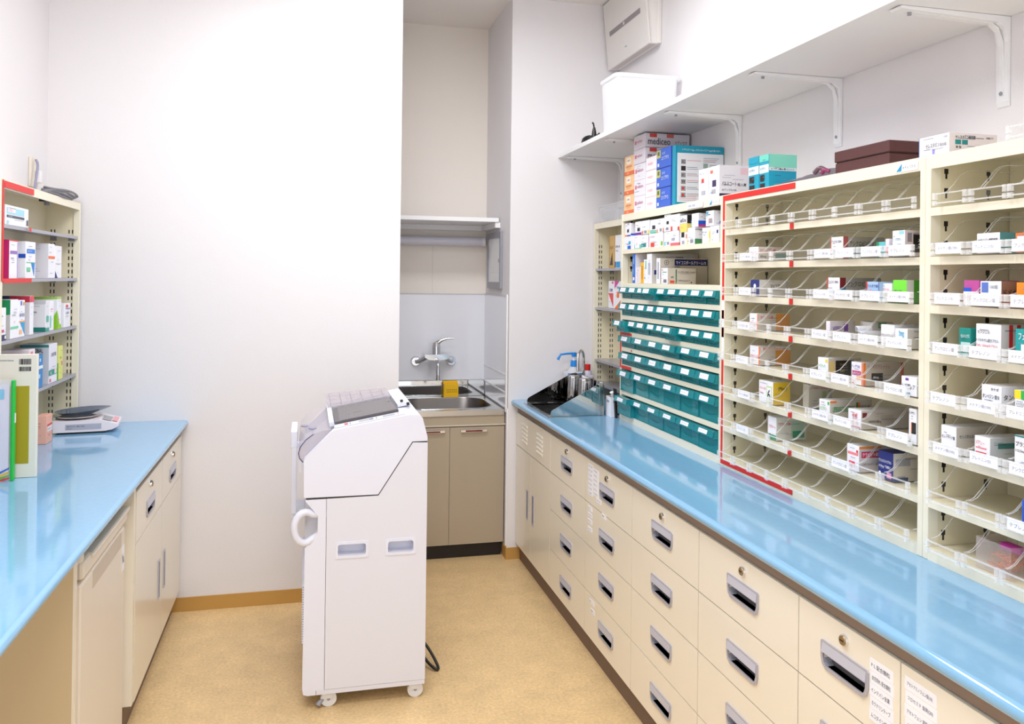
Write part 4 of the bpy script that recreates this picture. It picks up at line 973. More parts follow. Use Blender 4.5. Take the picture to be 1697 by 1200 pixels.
# red taped rack, column with single boxes near the teal bins
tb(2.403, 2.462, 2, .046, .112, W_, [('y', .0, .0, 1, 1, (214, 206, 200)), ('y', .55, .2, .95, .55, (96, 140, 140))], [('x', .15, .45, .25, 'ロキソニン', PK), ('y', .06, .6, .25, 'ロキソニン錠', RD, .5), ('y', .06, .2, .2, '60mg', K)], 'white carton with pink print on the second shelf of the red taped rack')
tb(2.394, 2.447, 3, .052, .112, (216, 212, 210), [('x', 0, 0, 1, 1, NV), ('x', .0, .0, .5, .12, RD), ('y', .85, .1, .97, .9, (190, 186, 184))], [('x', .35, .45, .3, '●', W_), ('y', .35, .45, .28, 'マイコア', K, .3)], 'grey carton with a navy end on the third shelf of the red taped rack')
tb(2.400, 2.454, 4, .054, .116, W_, [('x', .9, 0, 1, 1, OR), ('y', 0, 0, .55, 1, W_SHADE), ('y', .55, 0, 1, 1, (224, 150, 50))], [('x', .1, .3, .2, 'サワシリン', RD), ('y', .06, .7, .18, 'サワシリン錠', RD, .4)], 'white carton with an orange rear half on the fourth shelf of the red taped rack')
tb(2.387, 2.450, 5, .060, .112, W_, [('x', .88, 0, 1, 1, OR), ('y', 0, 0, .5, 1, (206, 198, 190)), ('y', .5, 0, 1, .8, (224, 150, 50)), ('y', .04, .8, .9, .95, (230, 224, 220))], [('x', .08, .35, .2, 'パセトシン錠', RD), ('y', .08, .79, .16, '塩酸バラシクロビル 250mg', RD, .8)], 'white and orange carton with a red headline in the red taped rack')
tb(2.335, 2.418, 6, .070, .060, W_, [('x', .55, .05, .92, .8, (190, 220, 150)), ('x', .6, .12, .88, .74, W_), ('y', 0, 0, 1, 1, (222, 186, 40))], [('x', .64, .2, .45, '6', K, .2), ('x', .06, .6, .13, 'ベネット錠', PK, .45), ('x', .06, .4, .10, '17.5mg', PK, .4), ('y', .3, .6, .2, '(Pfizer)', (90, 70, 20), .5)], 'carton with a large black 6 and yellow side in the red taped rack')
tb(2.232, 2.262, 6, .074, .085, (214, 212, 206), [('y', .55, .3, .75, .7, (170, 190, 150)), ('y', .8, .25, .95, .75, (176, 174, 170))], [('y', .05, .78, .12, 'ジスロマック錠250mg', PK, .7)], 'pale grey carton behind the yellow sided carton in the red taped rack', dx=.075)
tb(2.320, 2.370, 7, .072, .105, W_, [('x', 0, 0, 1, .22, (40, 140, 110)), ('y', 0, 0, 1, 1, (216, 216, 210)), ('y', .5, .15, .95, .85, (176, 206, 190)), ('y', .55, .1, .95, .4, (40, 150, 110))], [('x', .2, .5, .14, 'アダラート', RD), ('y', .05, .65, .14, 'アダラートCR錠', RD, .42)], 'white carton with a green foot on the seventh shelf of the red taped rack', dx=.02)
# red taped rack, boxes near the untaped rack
tb(1.968, 2.022, 2, .060, .132, W_, [('x', 0, .1, .06, 1, (214, 110, 110)), ('x', 0, 0, .06, .25, (70, 150, 200)), ('y', 0, 0, 1, 1, (188, 182, 174)), ('y', 0, 0, .12, 1, (178, 90, 88)), ('y', 0, .1, .12, .4, (40, 110, 160)), ('y', .12, .05, .4, .38, (150, 190, 210))], [('x', .12, .72, .13, 'アシクロビン錠200', K, .8), ('x', .12, .2, .2, '200mg', (90, 160, 210), .5), ('y', .15, .55, .26, 'アシクロビン錠ヌエル', K, .75), ('y', .17, .1, .2, '200mg', (60, 110, 150), .25)], 'white, red and grey carton reading 200mg in the red taped rack')  # grey of the long side is shade painted over white board
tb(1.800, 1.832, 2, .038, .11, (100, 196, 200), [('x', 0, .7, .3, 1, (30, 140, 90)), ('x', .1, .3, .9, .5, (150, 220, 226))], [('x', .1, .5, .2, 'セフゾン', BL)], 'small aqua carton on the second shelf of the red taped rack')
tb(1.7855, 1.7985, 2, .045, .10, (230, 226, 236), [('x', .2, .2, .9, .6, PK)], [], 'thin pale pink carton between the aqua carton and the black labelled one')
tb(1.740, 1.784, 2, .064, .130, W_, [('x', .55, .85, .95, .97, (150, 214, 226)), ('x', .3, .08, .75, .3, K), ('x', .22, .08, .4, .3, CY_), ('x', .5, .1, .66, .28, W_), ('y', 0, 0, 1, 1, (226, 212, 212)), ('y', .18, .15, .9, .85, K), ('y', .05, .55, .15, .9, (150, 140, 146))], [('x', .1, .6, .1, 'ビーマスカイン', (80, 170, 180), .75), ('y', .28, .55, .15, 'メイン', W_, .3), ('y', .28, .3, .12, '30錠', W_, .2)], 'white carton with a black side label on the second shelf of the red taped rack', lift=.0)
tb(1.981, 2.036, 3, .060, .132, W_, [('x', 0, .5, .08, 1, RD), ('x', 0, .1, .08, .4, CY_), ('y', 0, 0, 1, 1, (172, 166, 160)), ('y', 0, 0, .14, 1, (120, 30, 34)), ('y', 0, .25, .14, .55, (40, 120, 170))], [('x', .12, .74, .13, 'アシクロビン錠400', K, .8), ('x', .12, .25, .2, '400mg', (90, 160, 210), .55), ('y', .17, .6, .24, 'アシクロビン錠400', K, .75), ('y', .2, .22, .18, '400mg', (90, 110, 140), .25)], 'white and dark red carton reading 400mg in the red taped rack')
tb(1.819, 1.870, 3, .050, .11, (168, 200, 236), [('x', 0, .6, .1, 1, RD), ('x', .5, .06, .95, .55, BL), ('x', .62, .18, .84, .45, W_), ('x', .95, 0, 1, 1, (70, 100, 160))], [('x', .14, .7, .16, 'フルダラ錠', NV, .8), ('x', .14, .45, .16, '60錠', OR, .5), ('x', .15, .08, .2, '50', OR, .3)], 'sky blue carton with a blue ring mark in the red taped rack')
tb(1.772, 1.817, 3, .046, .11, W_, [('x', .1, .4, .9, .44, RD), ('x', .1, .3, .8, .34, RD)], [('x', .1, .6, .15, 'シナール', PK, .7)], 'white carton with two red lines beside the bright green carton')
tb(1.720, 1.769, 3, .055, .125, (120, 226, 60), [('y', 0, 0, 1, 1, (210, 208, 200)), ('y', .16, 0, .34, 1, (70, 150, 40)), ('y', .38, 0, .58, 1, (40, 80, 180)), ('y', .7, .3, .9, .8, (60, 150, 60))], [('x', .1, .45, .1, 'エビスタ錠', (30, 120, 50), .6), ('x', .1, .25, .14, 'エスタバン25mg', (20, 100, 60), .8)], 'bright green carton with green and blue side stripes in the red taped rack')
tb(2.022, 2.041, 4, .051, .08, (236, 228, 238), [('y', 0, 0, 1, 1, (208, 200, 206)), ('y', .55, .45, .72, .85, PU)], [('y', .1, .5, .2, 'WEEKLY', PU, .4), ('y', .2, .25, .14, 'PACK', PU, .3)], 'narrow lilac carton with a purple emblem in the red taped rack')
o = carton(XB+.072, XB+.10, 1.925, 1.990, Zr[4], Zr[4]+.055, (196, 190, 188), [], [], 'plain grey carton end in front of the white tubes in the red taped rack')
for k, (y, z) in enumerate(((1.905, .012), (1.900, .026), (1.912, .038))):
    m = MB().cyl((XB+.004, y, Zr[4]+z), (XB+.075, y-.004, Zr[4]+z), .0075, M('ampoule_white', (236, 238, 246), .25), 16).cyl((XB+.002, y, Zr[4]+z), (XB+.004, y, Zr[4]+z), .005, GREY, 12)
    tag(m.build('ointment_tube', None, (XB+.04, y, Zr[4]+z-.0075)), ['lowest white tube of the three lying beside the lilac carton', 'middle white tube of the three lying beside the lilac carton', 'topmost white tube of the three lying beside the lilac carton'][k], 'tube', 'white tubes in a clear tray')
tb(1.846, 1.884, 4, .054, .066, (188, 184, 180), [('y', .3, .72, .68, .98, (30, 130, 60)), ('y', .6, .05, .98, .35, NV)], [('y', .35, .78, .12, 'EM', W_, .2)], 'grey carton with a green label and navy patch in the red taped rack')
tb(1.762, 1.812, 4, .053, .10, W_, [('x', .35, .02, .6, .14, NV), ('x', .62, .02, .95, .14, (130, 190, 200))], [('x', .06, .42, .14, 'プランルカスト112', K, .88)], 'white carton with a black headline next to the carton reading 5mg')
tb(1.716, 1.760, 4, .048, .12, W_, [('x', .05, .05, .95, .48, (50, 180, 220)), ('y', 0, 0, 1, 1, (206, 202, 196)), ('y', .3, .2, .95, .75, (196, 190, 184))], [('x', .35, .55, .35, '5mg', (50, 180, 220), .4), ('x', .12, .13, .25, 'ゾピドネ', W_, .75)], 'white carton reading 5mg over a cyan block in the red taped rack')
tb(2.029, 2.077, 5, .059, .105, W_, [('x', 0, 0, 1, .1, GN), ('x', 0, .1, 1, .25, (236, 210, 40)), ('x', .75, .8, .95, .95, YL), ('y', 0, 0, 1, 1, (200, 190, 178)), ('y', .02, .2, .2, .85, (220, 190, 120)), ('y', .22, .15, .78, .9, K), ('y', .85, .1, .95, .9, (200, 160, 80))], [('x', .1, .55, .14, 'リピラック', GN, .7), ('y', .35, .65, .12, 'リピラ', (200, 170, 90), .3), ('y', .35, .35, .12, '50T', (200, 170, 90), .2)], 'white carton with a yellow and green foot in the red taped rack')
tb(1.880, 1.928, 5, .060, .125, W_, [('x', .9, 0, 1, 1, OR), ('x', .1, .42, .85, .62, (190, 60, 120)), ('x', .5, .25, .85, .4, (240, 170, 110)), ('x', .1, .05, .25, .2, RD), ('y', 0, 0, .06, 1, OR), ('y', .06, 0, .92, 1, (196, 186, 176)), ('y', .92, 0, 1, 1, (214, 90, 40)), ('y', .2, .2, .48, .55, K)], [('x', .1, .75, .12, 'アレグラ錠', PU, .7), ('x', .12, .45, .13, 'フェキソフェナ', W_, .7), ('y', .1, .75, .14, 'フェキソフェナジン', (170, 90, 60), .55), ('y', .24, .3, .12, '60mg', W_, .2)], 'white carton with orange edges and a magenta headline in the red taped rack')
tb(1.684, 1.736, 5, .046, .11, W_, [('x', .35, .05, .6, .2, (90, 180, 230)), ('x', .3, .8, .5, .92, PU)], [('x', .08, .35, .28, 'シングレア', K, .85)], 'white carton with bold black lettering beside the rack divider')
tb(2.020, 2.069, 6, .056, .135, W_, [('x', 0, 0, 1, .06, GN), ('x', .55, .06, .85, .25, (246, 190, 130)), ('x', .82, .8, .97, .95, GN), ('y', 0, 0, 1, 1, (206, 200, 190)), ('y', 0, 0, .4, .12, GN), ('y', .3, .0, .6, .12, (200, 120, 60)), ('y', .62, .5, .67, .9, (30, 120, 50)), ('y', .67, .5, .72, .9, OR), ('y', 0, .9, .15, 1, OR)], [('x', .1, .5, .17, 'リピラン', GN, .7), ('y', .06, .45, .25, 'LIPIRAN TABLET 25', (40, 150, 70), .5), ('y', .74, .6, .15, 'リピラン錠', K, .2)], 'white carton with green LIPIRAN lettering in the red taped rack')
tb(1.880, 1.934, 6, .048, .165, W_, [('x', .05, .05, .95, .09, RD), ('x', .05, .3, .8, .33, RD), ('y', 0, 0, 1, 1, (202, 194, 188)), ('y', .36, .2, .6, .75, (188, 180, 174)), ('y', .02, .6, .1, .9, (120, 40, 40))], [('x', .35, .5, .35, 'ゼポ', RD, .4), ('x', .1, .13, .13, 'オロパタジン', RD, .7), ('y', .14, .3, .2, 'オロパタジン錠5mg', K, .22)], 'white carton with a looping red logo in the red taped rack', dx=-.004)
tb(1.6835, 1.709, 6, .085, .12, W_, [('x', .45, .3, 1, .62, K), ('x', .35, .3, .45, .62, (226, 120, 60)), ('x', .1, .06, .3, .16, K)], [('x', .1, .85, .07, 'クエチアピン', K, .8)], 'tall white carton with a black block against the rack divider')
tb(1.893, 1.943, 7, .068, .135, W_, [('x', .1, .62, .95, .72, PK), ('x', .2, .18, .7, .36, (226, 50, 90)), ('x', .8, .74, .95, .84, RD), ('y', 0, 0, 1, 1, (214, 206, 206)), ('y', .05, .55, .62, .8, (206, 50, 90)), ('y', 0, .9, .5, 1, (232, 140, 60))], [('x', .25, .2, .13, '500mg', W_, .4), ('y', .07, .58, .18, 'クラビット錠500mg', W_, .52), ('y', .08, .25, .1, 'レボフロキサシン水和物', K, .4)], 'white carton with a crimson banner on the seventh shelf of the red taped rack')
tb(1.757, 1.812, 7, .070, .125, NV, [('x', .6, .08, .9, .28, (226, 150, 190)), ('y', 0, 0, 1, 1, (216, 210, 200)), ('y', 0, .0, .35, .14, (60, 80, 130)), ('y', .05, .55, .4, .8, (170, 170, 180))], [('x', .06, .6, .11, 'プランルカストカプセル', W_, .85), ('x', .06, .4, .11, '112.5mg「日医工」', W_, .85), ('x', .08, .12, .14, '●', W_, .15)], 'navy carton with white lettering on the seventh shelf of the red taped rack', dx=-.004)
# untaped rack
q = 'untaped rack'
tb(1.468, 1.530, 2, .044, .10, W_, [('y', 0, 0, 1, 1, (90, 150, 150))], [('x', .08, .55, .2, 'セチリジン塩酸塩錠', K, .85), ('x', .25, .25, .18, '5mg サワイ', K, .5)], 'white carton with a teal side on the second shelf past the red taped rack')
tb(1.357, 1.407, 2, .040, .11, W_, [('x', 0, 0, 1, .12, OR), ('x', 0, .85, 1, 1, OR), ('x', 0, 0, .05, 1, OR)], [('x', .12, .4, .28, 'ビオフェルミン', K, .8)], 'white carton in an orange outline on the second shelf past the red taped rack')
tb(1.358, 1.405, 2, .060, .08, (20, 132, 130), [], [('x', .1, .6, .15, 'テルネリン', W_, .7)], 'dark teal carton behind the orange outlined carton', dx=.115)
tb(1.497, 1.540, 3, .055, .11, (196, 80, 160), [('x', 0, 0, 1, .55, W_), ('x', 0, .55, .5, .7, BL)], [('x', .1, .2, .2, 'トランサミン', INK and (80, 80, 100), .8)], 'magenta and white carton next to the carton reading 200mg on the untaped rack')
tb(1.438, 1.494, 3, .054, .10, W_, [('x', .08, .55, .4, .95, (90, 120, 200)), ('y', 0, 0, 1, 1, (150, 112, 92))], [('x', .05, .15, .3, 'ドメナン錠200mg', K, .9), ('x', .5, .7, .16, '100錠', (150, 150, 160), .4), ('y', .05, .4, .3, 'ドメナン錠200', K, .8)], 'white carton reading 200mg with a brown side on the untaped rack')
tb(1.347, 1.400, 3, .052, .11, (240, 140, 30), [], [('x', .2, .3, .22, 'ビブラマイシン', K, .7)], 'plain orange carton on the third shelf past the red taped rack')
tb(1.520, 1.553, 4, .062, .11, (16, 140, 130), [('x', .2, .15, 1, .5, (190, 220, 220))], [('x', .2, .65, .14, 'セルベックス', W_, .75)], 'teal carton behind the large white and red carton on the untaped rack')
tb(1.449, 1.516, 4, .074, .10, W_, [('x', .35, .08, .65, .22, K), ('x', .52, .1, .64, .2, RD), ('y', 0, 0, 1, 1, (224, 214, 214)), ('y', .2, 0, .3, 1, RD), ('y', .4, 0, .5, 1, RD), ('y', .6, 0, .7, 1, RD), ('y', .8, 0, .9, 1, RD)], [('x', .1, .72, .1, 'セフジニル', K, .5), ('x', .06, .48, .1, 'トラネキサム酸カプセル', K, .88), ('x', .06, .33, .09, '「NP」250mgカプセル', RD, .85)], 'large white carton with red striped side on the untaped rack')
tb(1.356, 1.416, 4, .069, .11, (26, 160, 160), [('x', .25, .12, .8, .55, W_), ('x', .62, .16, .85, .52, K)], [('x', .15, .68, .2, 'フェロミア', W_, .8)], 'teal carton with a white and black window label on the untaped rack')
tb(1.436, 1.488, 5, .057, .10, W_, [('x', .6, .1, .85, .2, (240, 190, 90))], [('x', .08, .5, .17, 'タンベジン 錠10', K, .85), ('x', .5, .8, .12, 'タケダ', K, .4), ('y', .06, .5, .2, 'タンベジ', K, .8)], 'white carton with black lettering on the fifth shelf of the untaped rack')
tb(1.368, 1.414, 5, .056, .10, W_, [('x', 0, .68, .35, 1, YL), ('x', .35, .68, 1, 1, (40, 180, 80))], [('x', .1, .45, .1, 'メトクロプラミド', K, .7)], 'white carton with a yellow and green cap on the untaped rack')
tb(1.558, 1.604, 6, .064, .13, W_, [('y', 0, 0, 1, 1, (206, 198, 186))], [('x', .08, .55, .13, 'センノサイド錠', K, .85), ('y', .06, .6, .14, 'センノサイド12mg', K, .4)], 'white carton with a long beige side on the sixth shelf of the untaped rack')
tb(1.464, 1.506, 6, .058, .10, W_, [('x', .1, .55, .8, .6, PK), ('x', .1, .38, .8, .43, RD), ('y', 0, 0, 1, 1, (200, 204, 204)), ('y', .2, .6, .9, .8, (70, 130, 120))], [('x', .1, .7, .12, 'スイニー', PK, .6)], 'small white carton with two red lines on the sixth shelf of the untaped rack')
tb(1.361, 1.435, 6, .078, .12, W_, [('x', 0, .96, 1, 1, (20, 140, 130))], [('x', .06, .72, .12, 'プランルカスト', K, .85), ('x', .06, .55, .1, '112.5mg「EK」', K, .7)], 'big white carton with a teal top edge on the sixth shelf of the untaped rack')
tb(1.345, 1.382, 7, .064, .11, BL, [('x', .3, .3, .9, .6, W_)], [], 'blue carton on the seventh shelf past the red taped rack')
# clear case with orange rubber bands
t = thing('rubber_band_case', (XB+.07, 1.464, Zr[8]), 'clear case of orange rubber bands on the bottom shelf of the untaped rack', 'case')
a, b, c, d, z0, z1 = XB+.010, XB+.12, 1.418, 1.510, Zr[8], Zr[8]+.066
CC = clear('case_plastic', (236, 224, 220), .14, .3)
MB().box(a, a+.0015, c, d, z0, z1, CC).box(b-.0015, b, c, d, z0, z1, CC).box(a, b, c, c+.0015, z0, z1, CC).box(a, b, d-.0015, d, z0, z1, CC).box(a, b, c, d, z0, z0+.0015, CC).build('case', t)
mb = MB(); rnd = random.Random(3)
for k in range(60):
    cx, cy, cz = rnd.uniform(a+.02, b-.02), rnd.uniform(c+.02, d-.02), z0+.006+rnd.uniform(0, .03); r1, r2 = rnd.uniform(.010, .018), rnd.uniform(.006, .014); ph = rnd.uniform(0, 6.3)
    mb.tube([(cx+r1*math.cos(v+ph), cy+r2*math.sin(v), cz+.003*math.sin(2*v)) for v in [2*math.pi*i/10 for i in range(11)]], .0009, C((238, 130, 30), .5), 4)
tag(mb.build('rubber_bands', t), kind='stuff')
MB().box(a+.03, a+.055, c+.006, d-.03, z0+.046, z0+.060, C((190, 30, 150)), .004).build('magenta_clip', t)

# ------------------------------------------------------------------ cartons on the teal bin rack
XU = 1.427
def sb(y0, y1, z0, h, base, dec, txt, label, dep=.075, dx=0, **k): return carton(XU+dx, XU+dx+dep, y0, y1, z0, z0+h, base, dec, txt, label, **k)
z1 = 1.6365; z2 = z1+.0605
BINK = [('x', .2, .12, .55, .38, K)]
sfx = ' on the teal bin rack'
sb(3.480, 3.600, z1, .060, W_, [('x', .48, .38, .68, .62, (40, 180, 220)), ('x', .36, .02, .7, .28, BL), ('x', .36, .02, .45, .28, CY_)], [], 'wide white carton with cyan and blue squares'+sfx)
sb(3.405, 3.474, z1, .062, W_, [('x', 0, 0, .1, .3, (80, 210, 180)), ('x', .1, 0, 1, .04, (80, 210, 180)), ('x', .9, .0, 1, .3, (60, 190, 150))], [], 'white carton with mint corner edges'+sfx)
sb(3.322, 3.402, z1, .058, W_, [('x', .1, .08, .75, .36, (20, 140, 140)), ('x', 0, 0, .12, .3, (100, 210, 190))], [('x', .2, .12, .14, '5mg', W_, .4)], 'white carton with a dark teal square'+sfx)
sb(3.170, 3.312, z1, .060, W_, [('x', .0, .05, .04, .8, (226, 150, 170)), ('x', .14, .04, .42, .34, (236, 70, 40)), ('x', .88, .1, 1, .38, (130, 200, 40))], [('x', .12, .7, .1, 'モンテルカスト', K, .4)], 'wide white carton with a red square and green corner'+sfx)
sb(3.096, 3.157, z1, .059, W_, [('x', .08, .05, .3, .3, (130, 210, 240)), ('x', .5, .1, .85, .3, INKL and (160, 160, 176))], [], 'white carton with a pale blue corner square'+sfx)
sb(3.020, 3.094, z1, .060, W_, [('x', 0, 0, 1, .2, (236, 110, 120)), ('x', .15, .35, .55, .52, (170, 170, 184)), ('y', 0, 0, 1, .2, (236, 110, 120))], [], 'white carton with a salmon pink foot'+sfx)
sb(2.945, 3.004, z1, .083, W_, [('x', 0, .6, 1, 1, (246, 220, 110)), ('y', 0, .6, 1, 1, (246, 220, 110)), ('x', .2, .36, .62, .6, K), ('x', .88, .3, 1, .5, OR), ('x', .3, .05, .65, .2, (170, 170, 180))], [], 'taller white carton with a yellow top and black square'+sfx)
sb(2.878, 2.940, z1, .064, W_, [('x', 0, .02, .1, .3, YL), ('x', .4, .08, .8, .3, (150, 150, 170)), ('y', 0, 0, .55, .32, (70, 140, 90)), ('y', .55, 0, 1, .32, YL), ('y', 0, .85, .8, .9, (150, 150, 160))], [], 'white carton with green and yellow side foot'+sfx, dep=.06)
sb(2.758, 2.818, z1, .057, W_, [('x', .9, .3, 1, .75, YL), ('x', .9, .05, 1, .15, YL)], [('x', .06, .65, .13, 'PTシート', INK and (70, 76, 96), .7)], 'white carton with yellow edge marks'+sfx)
sb(2.690, 2.756, z1, .060, W_, [('x', .78, .55, .95, .75, NV), ('x', 0, .1, .06, .8, YL)], [], 'white carton with a navy mark at the post'+sfx)
sb(3.520, 3.588, z2, .060, W_, [('x', .1, 0, 1, .1, (60, 80, 200)), ('x', .0, .0, .4, .12, (246, 160, 40)), ('x', .4, .3, .7, .52, K), ('y', .5, .2, 1, .42, (226, 90, 40)), ('y', 0, .05, 1, .2, BL), ('y', .6, .6, .95, .9, (190, 50, 70))], [('x', .5, .85, .12, 'Abilify', K, .5)], 'upper white carton with orange and blue foot'+sfx, dep=.065)
sb(3.395, 3.468, z2, .060, W_, [('x', 0, 0, 1, .18, (110, 40, 160)), ('x', .38, .28, .78, .52, K)], [], 'upper white carton with a purple foot and black square'+sfx)
sb(3.310, 3.390, z2, .060, W_, [('x', 0, 0, .18, .25, OR), ('x', .82, 0, 1, .28, YL), ('x', .35, .08, .68, .26, (150, 150, 170))], [], 'upper white carton with orange and yellow corners'+sfx)
sb(3.232, 3.300, z2, .058, W_, [('x', 0, 0, 1, .1, (90, 200, 170)), ('x', 0, .14, 1, .2, (90, 200, 170)), ('x', .35, .3, .8, .55, K)], [], 'upper white carton with two mint lines and black square'+sfx)
sb(3.160, 3.228, z2, .058, W_, [('x', 0, 0, .12, .26, OR), ('x', .88, 0, 1, .3, OR), ('x', .4, .08, .72, .28, (150, 150, 170))], [], 'upper white carton with two orange corners'+sfx)
sb(3.096, 3.156, z2, .070, W_, [('x', .38, .42, .75, .6, K), ('x', .3, .08, .7, .24, (150, 150, 170))], [], 'tall upper white carton with a black square'+sfx)
sb(3.012, 3.092, z2, .066, W_, [('x', 0, 0, .2, .28, (236, 70, 40)), ('x', .8, 0, 1, .22, (226, 60, 40))], [], 'upper white carton with two red corners'+sfx)
sb(2.945, 3.005, z2+.023, .032, W_, [('y', 0, 0, 1, 1, K), ('x', .04, .2, .28, .5, (110, 130, 150))], [('x', .32, .2, .3, 'SALOBEL', K, .6)], 'small black ended white carton on the yellow one'+sfx, rx=0, dep=.06)
sb(2.850, 2.906, z2+.004, .052, W_, [('y', 0, .15, 1, .45, BL), ('y', 0, 0, 1, .15, (220, 40, 130)), ('x', 0, 0, .06, .5, (150, 210, 240))], [('y', .5, .6, .2, 'A.Z', K, .4)], 'upper white carton with a blue and magenta side foot'+sfx, dep=.06)
sb(2.730, 2.790, z2+.001, .056, W_, [('x', .05, .72, .6, .78, TL), ('x', .05, .82, .35, .95, (60, 150, 210)), ('x', .4, .2, .85, .5, (170, 150, 160)), ('y', .4, .15, .95, .32, (50, 70, 170))], [], 'upper white carton with a blue logo near the post'+sfx, dep=.06)
z3 = 1.4825
sb(3.462, 3.492, z3, .132, (30, 110, 220), [('x', .2, .1, .8, .2, W_), ('x', .3, .3, .7, .5, (90, 160, 240)), ('x', .3, .65, .7, .85, (120, 180, 240)), ('y', 0, 0, 1, 1, (230, 230, 238))], [], 'tall bright blue spined box'+sfx, dep=.16)
sb(3.401, 3.456, z3, .072, (238, 226, 228), [('x', 0, 0, .3, 1, W_)], [], 'short pale peach box beside the blue spined box'+sfx, dep=.13)
sb(3.366, 3.399, z3, .092, (246, 186, 40), [('x', .4, .2, .6, .8, (200, 130, 20))], [], 'orange yellow narrow box'+sfx, dep=.13)
sb(3.334, 3.364, z3, .104, W_, [('x', .6, .6, .9, .95, (60, 180, 120))], [('x', .25, .2, .06, 'EPL', K, .6)], 'narrow white box with a green tick'+sfx, dep=.13)
sb(3.278, 3.332, z3, .128, W_, [('y', 0, 0, 1, 1, (214, 210, 208)), ('y', .05, .3, .18, .45, NV), ('x', .3, .3, .7, .7, (190, 196, 210))], [('y', .3, .86, .05, 'ゲンタマイシン硫酸塩軟膏', K, .4)], 'large grey white box behind the navy banded box'+sfx, dep=.215)
sb(3.192, 3.230, z3, .107, W_, [('y', 0, 0, 1, 1, (204, 196, 184)), ('y', .3, .72, 1, .97, (26, 34, 104)), ('x', .35, .2, .65, .85, (170, 170, 190))], [('y', .33, .76, .15, 'マイコスポールクリーム1%', W_, .64), ('y', .3, .64, .06, '抗真菌剤', K, .25), ('y', .74, .985, .05, 'maruho', RD, .2), ('y', .08, .73, .2, '⊕', (60, 60, 70), .14)], 'beige box with a navy band of white lettering'+sfx, dep=.215, fine=False)
sb(3.118, 3.182, z3, .065, W_, [('x', .2, .72, .85, .76, (40, 150, 110)), ('x', .4, .08, .85, .28, (120, 120, 140)), ('y', 0, 0, 1, 1, (210, 202, 192)), ('y', .28, .05, .32, .92, (30, 120, 80)), ('y', .08, .05, .24, .22, (230, 80, 60)), ('y', .82, .06, .86, .14, K)], [('y', .36, .68, .14, 'リンデロンVGローション', K, .6), ('y', .1, .36, .12, 'VG', K, .12), ('x', .15, .84, .1, 'VG', RD, .3)], 'small white box with a dark green line'+sfx, dep=.125)
# ------------------------------------------------------------------ cartons on top of the racks
zt = 1.8005; XT = 1.433
OB = (246, 202, 150)
for k in range(3):
    z = zt+k*.0895
    carton(XT, XT+.10, 3.506, 3.618, z, z+.089, OB, [('x', 0, 0, 1, .2, (232, 112, 60)), ('x', .25, .58, .7, .9, (250, 240, 228)), ('y', 0, 0, 1, .2, (232, 112, 60))], [('x', .2, .38, .12, 'KOBAYASHI', (226, 110, 60), .6), ('x', .25, .28, .07, 'フェイスタオル', (226, 110, 60), .5), ('x', .3, .05, .1, '50枚入', (250, 220, 190), .4), ('x', .35, .7, .1, 'ooo', (200, 120, 80), .25)],
           '%s pale orange carton of the stack on top of the teal bin rack' % ['lowest', 'middle', 'topmost'][k], group='orange carton stack', fine=False)
hs = [(.071, 0), (.071, .0715), (.072, .143)]
for k, (h, o_) in enumerate(hs):
    carton(XT, XT+.17, 3.374, 3.500, zt+o_, zt+o_+h, (236, 232, 240), [('x', .1, .45, .25, .7, (226, 120, 140)), ('y', .6, .2, .9, .6, (222, 216, 224))], [('x', .3, .5, .2, 'wellcare', (200, 140, 160), .55)], '%s plain white carton under the lettered transport boxes' % ['lowest', 'middle', 'topmost'][k], group='white cartons under the transport boxes')
for k, (z, h) in enumerate(((zt+.216, .064), (zt+.281, .062))):
    carton(XT-.002, 1.643, 3.374, 3.502, z, z+h, (226, 218, 226), [('x', .1, .4, .25, .65, (226, 120, 140)), ('y', .10, .72, .26, .98, (206, 70, 60)), ('y', .48, .72, .64, .98, (216, 110, 100) if k else (206, 70, 60)), ('y', 0, 0, 1, .04, (200, 190, 200))], [('x', .3, .45, .2, 'wellcare', (200, 140, 160), .55), ('y', .06, .2, .48, 'mediceo', (80, 76, 84), .5), ('y', .66, .25, .3, 'メディセオ', (120, 110, 116), .28)],
           ['lower transport box with grey lettering and a red tape patch, under the wall shelf', 'upper transport box with grey lettering and two red tape patches, under the wall shelf'][k], fine=False)
for k in range(4):
    z = zt+k*.0575
    carton(XT, XT+.13, 3.256, 3.367, z, z+.057, (246, 242, 246), [('x', .05, .95, .95, .98, (236, 200, 206))], [('x', .2, .35, .22, 'ナイロイ', (236, 120, 140), .5)], '%s white carton with pink lettering beside the blue cartons' % ['lowest', 'second lowest', 'second highest', 'topmost'][k], group='pink lettered cartons', fine=False)
for k in range(3):
    z = zt+k*.0825
    carton(XT, XT+.045, 3.114, 3.252, z, z+.082, (62, 104, 206), [('x', .02, .55, .3, .95, (196, 190, 110)), ('x', .08, .68, .22, .88, (90, 110, 60)), ('x', .08, .12, .2, .28, (220, 230, 250)), ('x', 0, 0, 1, .04, (40, 70, 160))], [('x', .38, .4, .2, 'エリプチカ', (220, 230, 250), .5), ('x', .42, .68, .12, '生食注', (200, 214, 250), .3)], '%s blue carton with a yellow seal beside the teal leaflet pack' % ['lowest', 'middle', 'topmost'][k], group='blue cartons', fine=False)
t = thing('leaflet_pack', (1.56, 3.085, zt), 'teal backed pack of printed instruction leaflets standing on the teal bin rack', 'leaflets')
TLM = C((20, 150, 180), .4)
MB().box(1.437, 1.650, 3.080, 3.108, zt, 2.046, TLM, .002).build('backing', t)
MB().box(1.447, 1.650, 3.0765, 3.0798, zt+.014, 2.040, C((232, 234, 240), .35)).build('sheet', t)
mb = MB().box(1.445, 1.650, 3.0757, 3.0763, 2.014, 2.044, TLM)
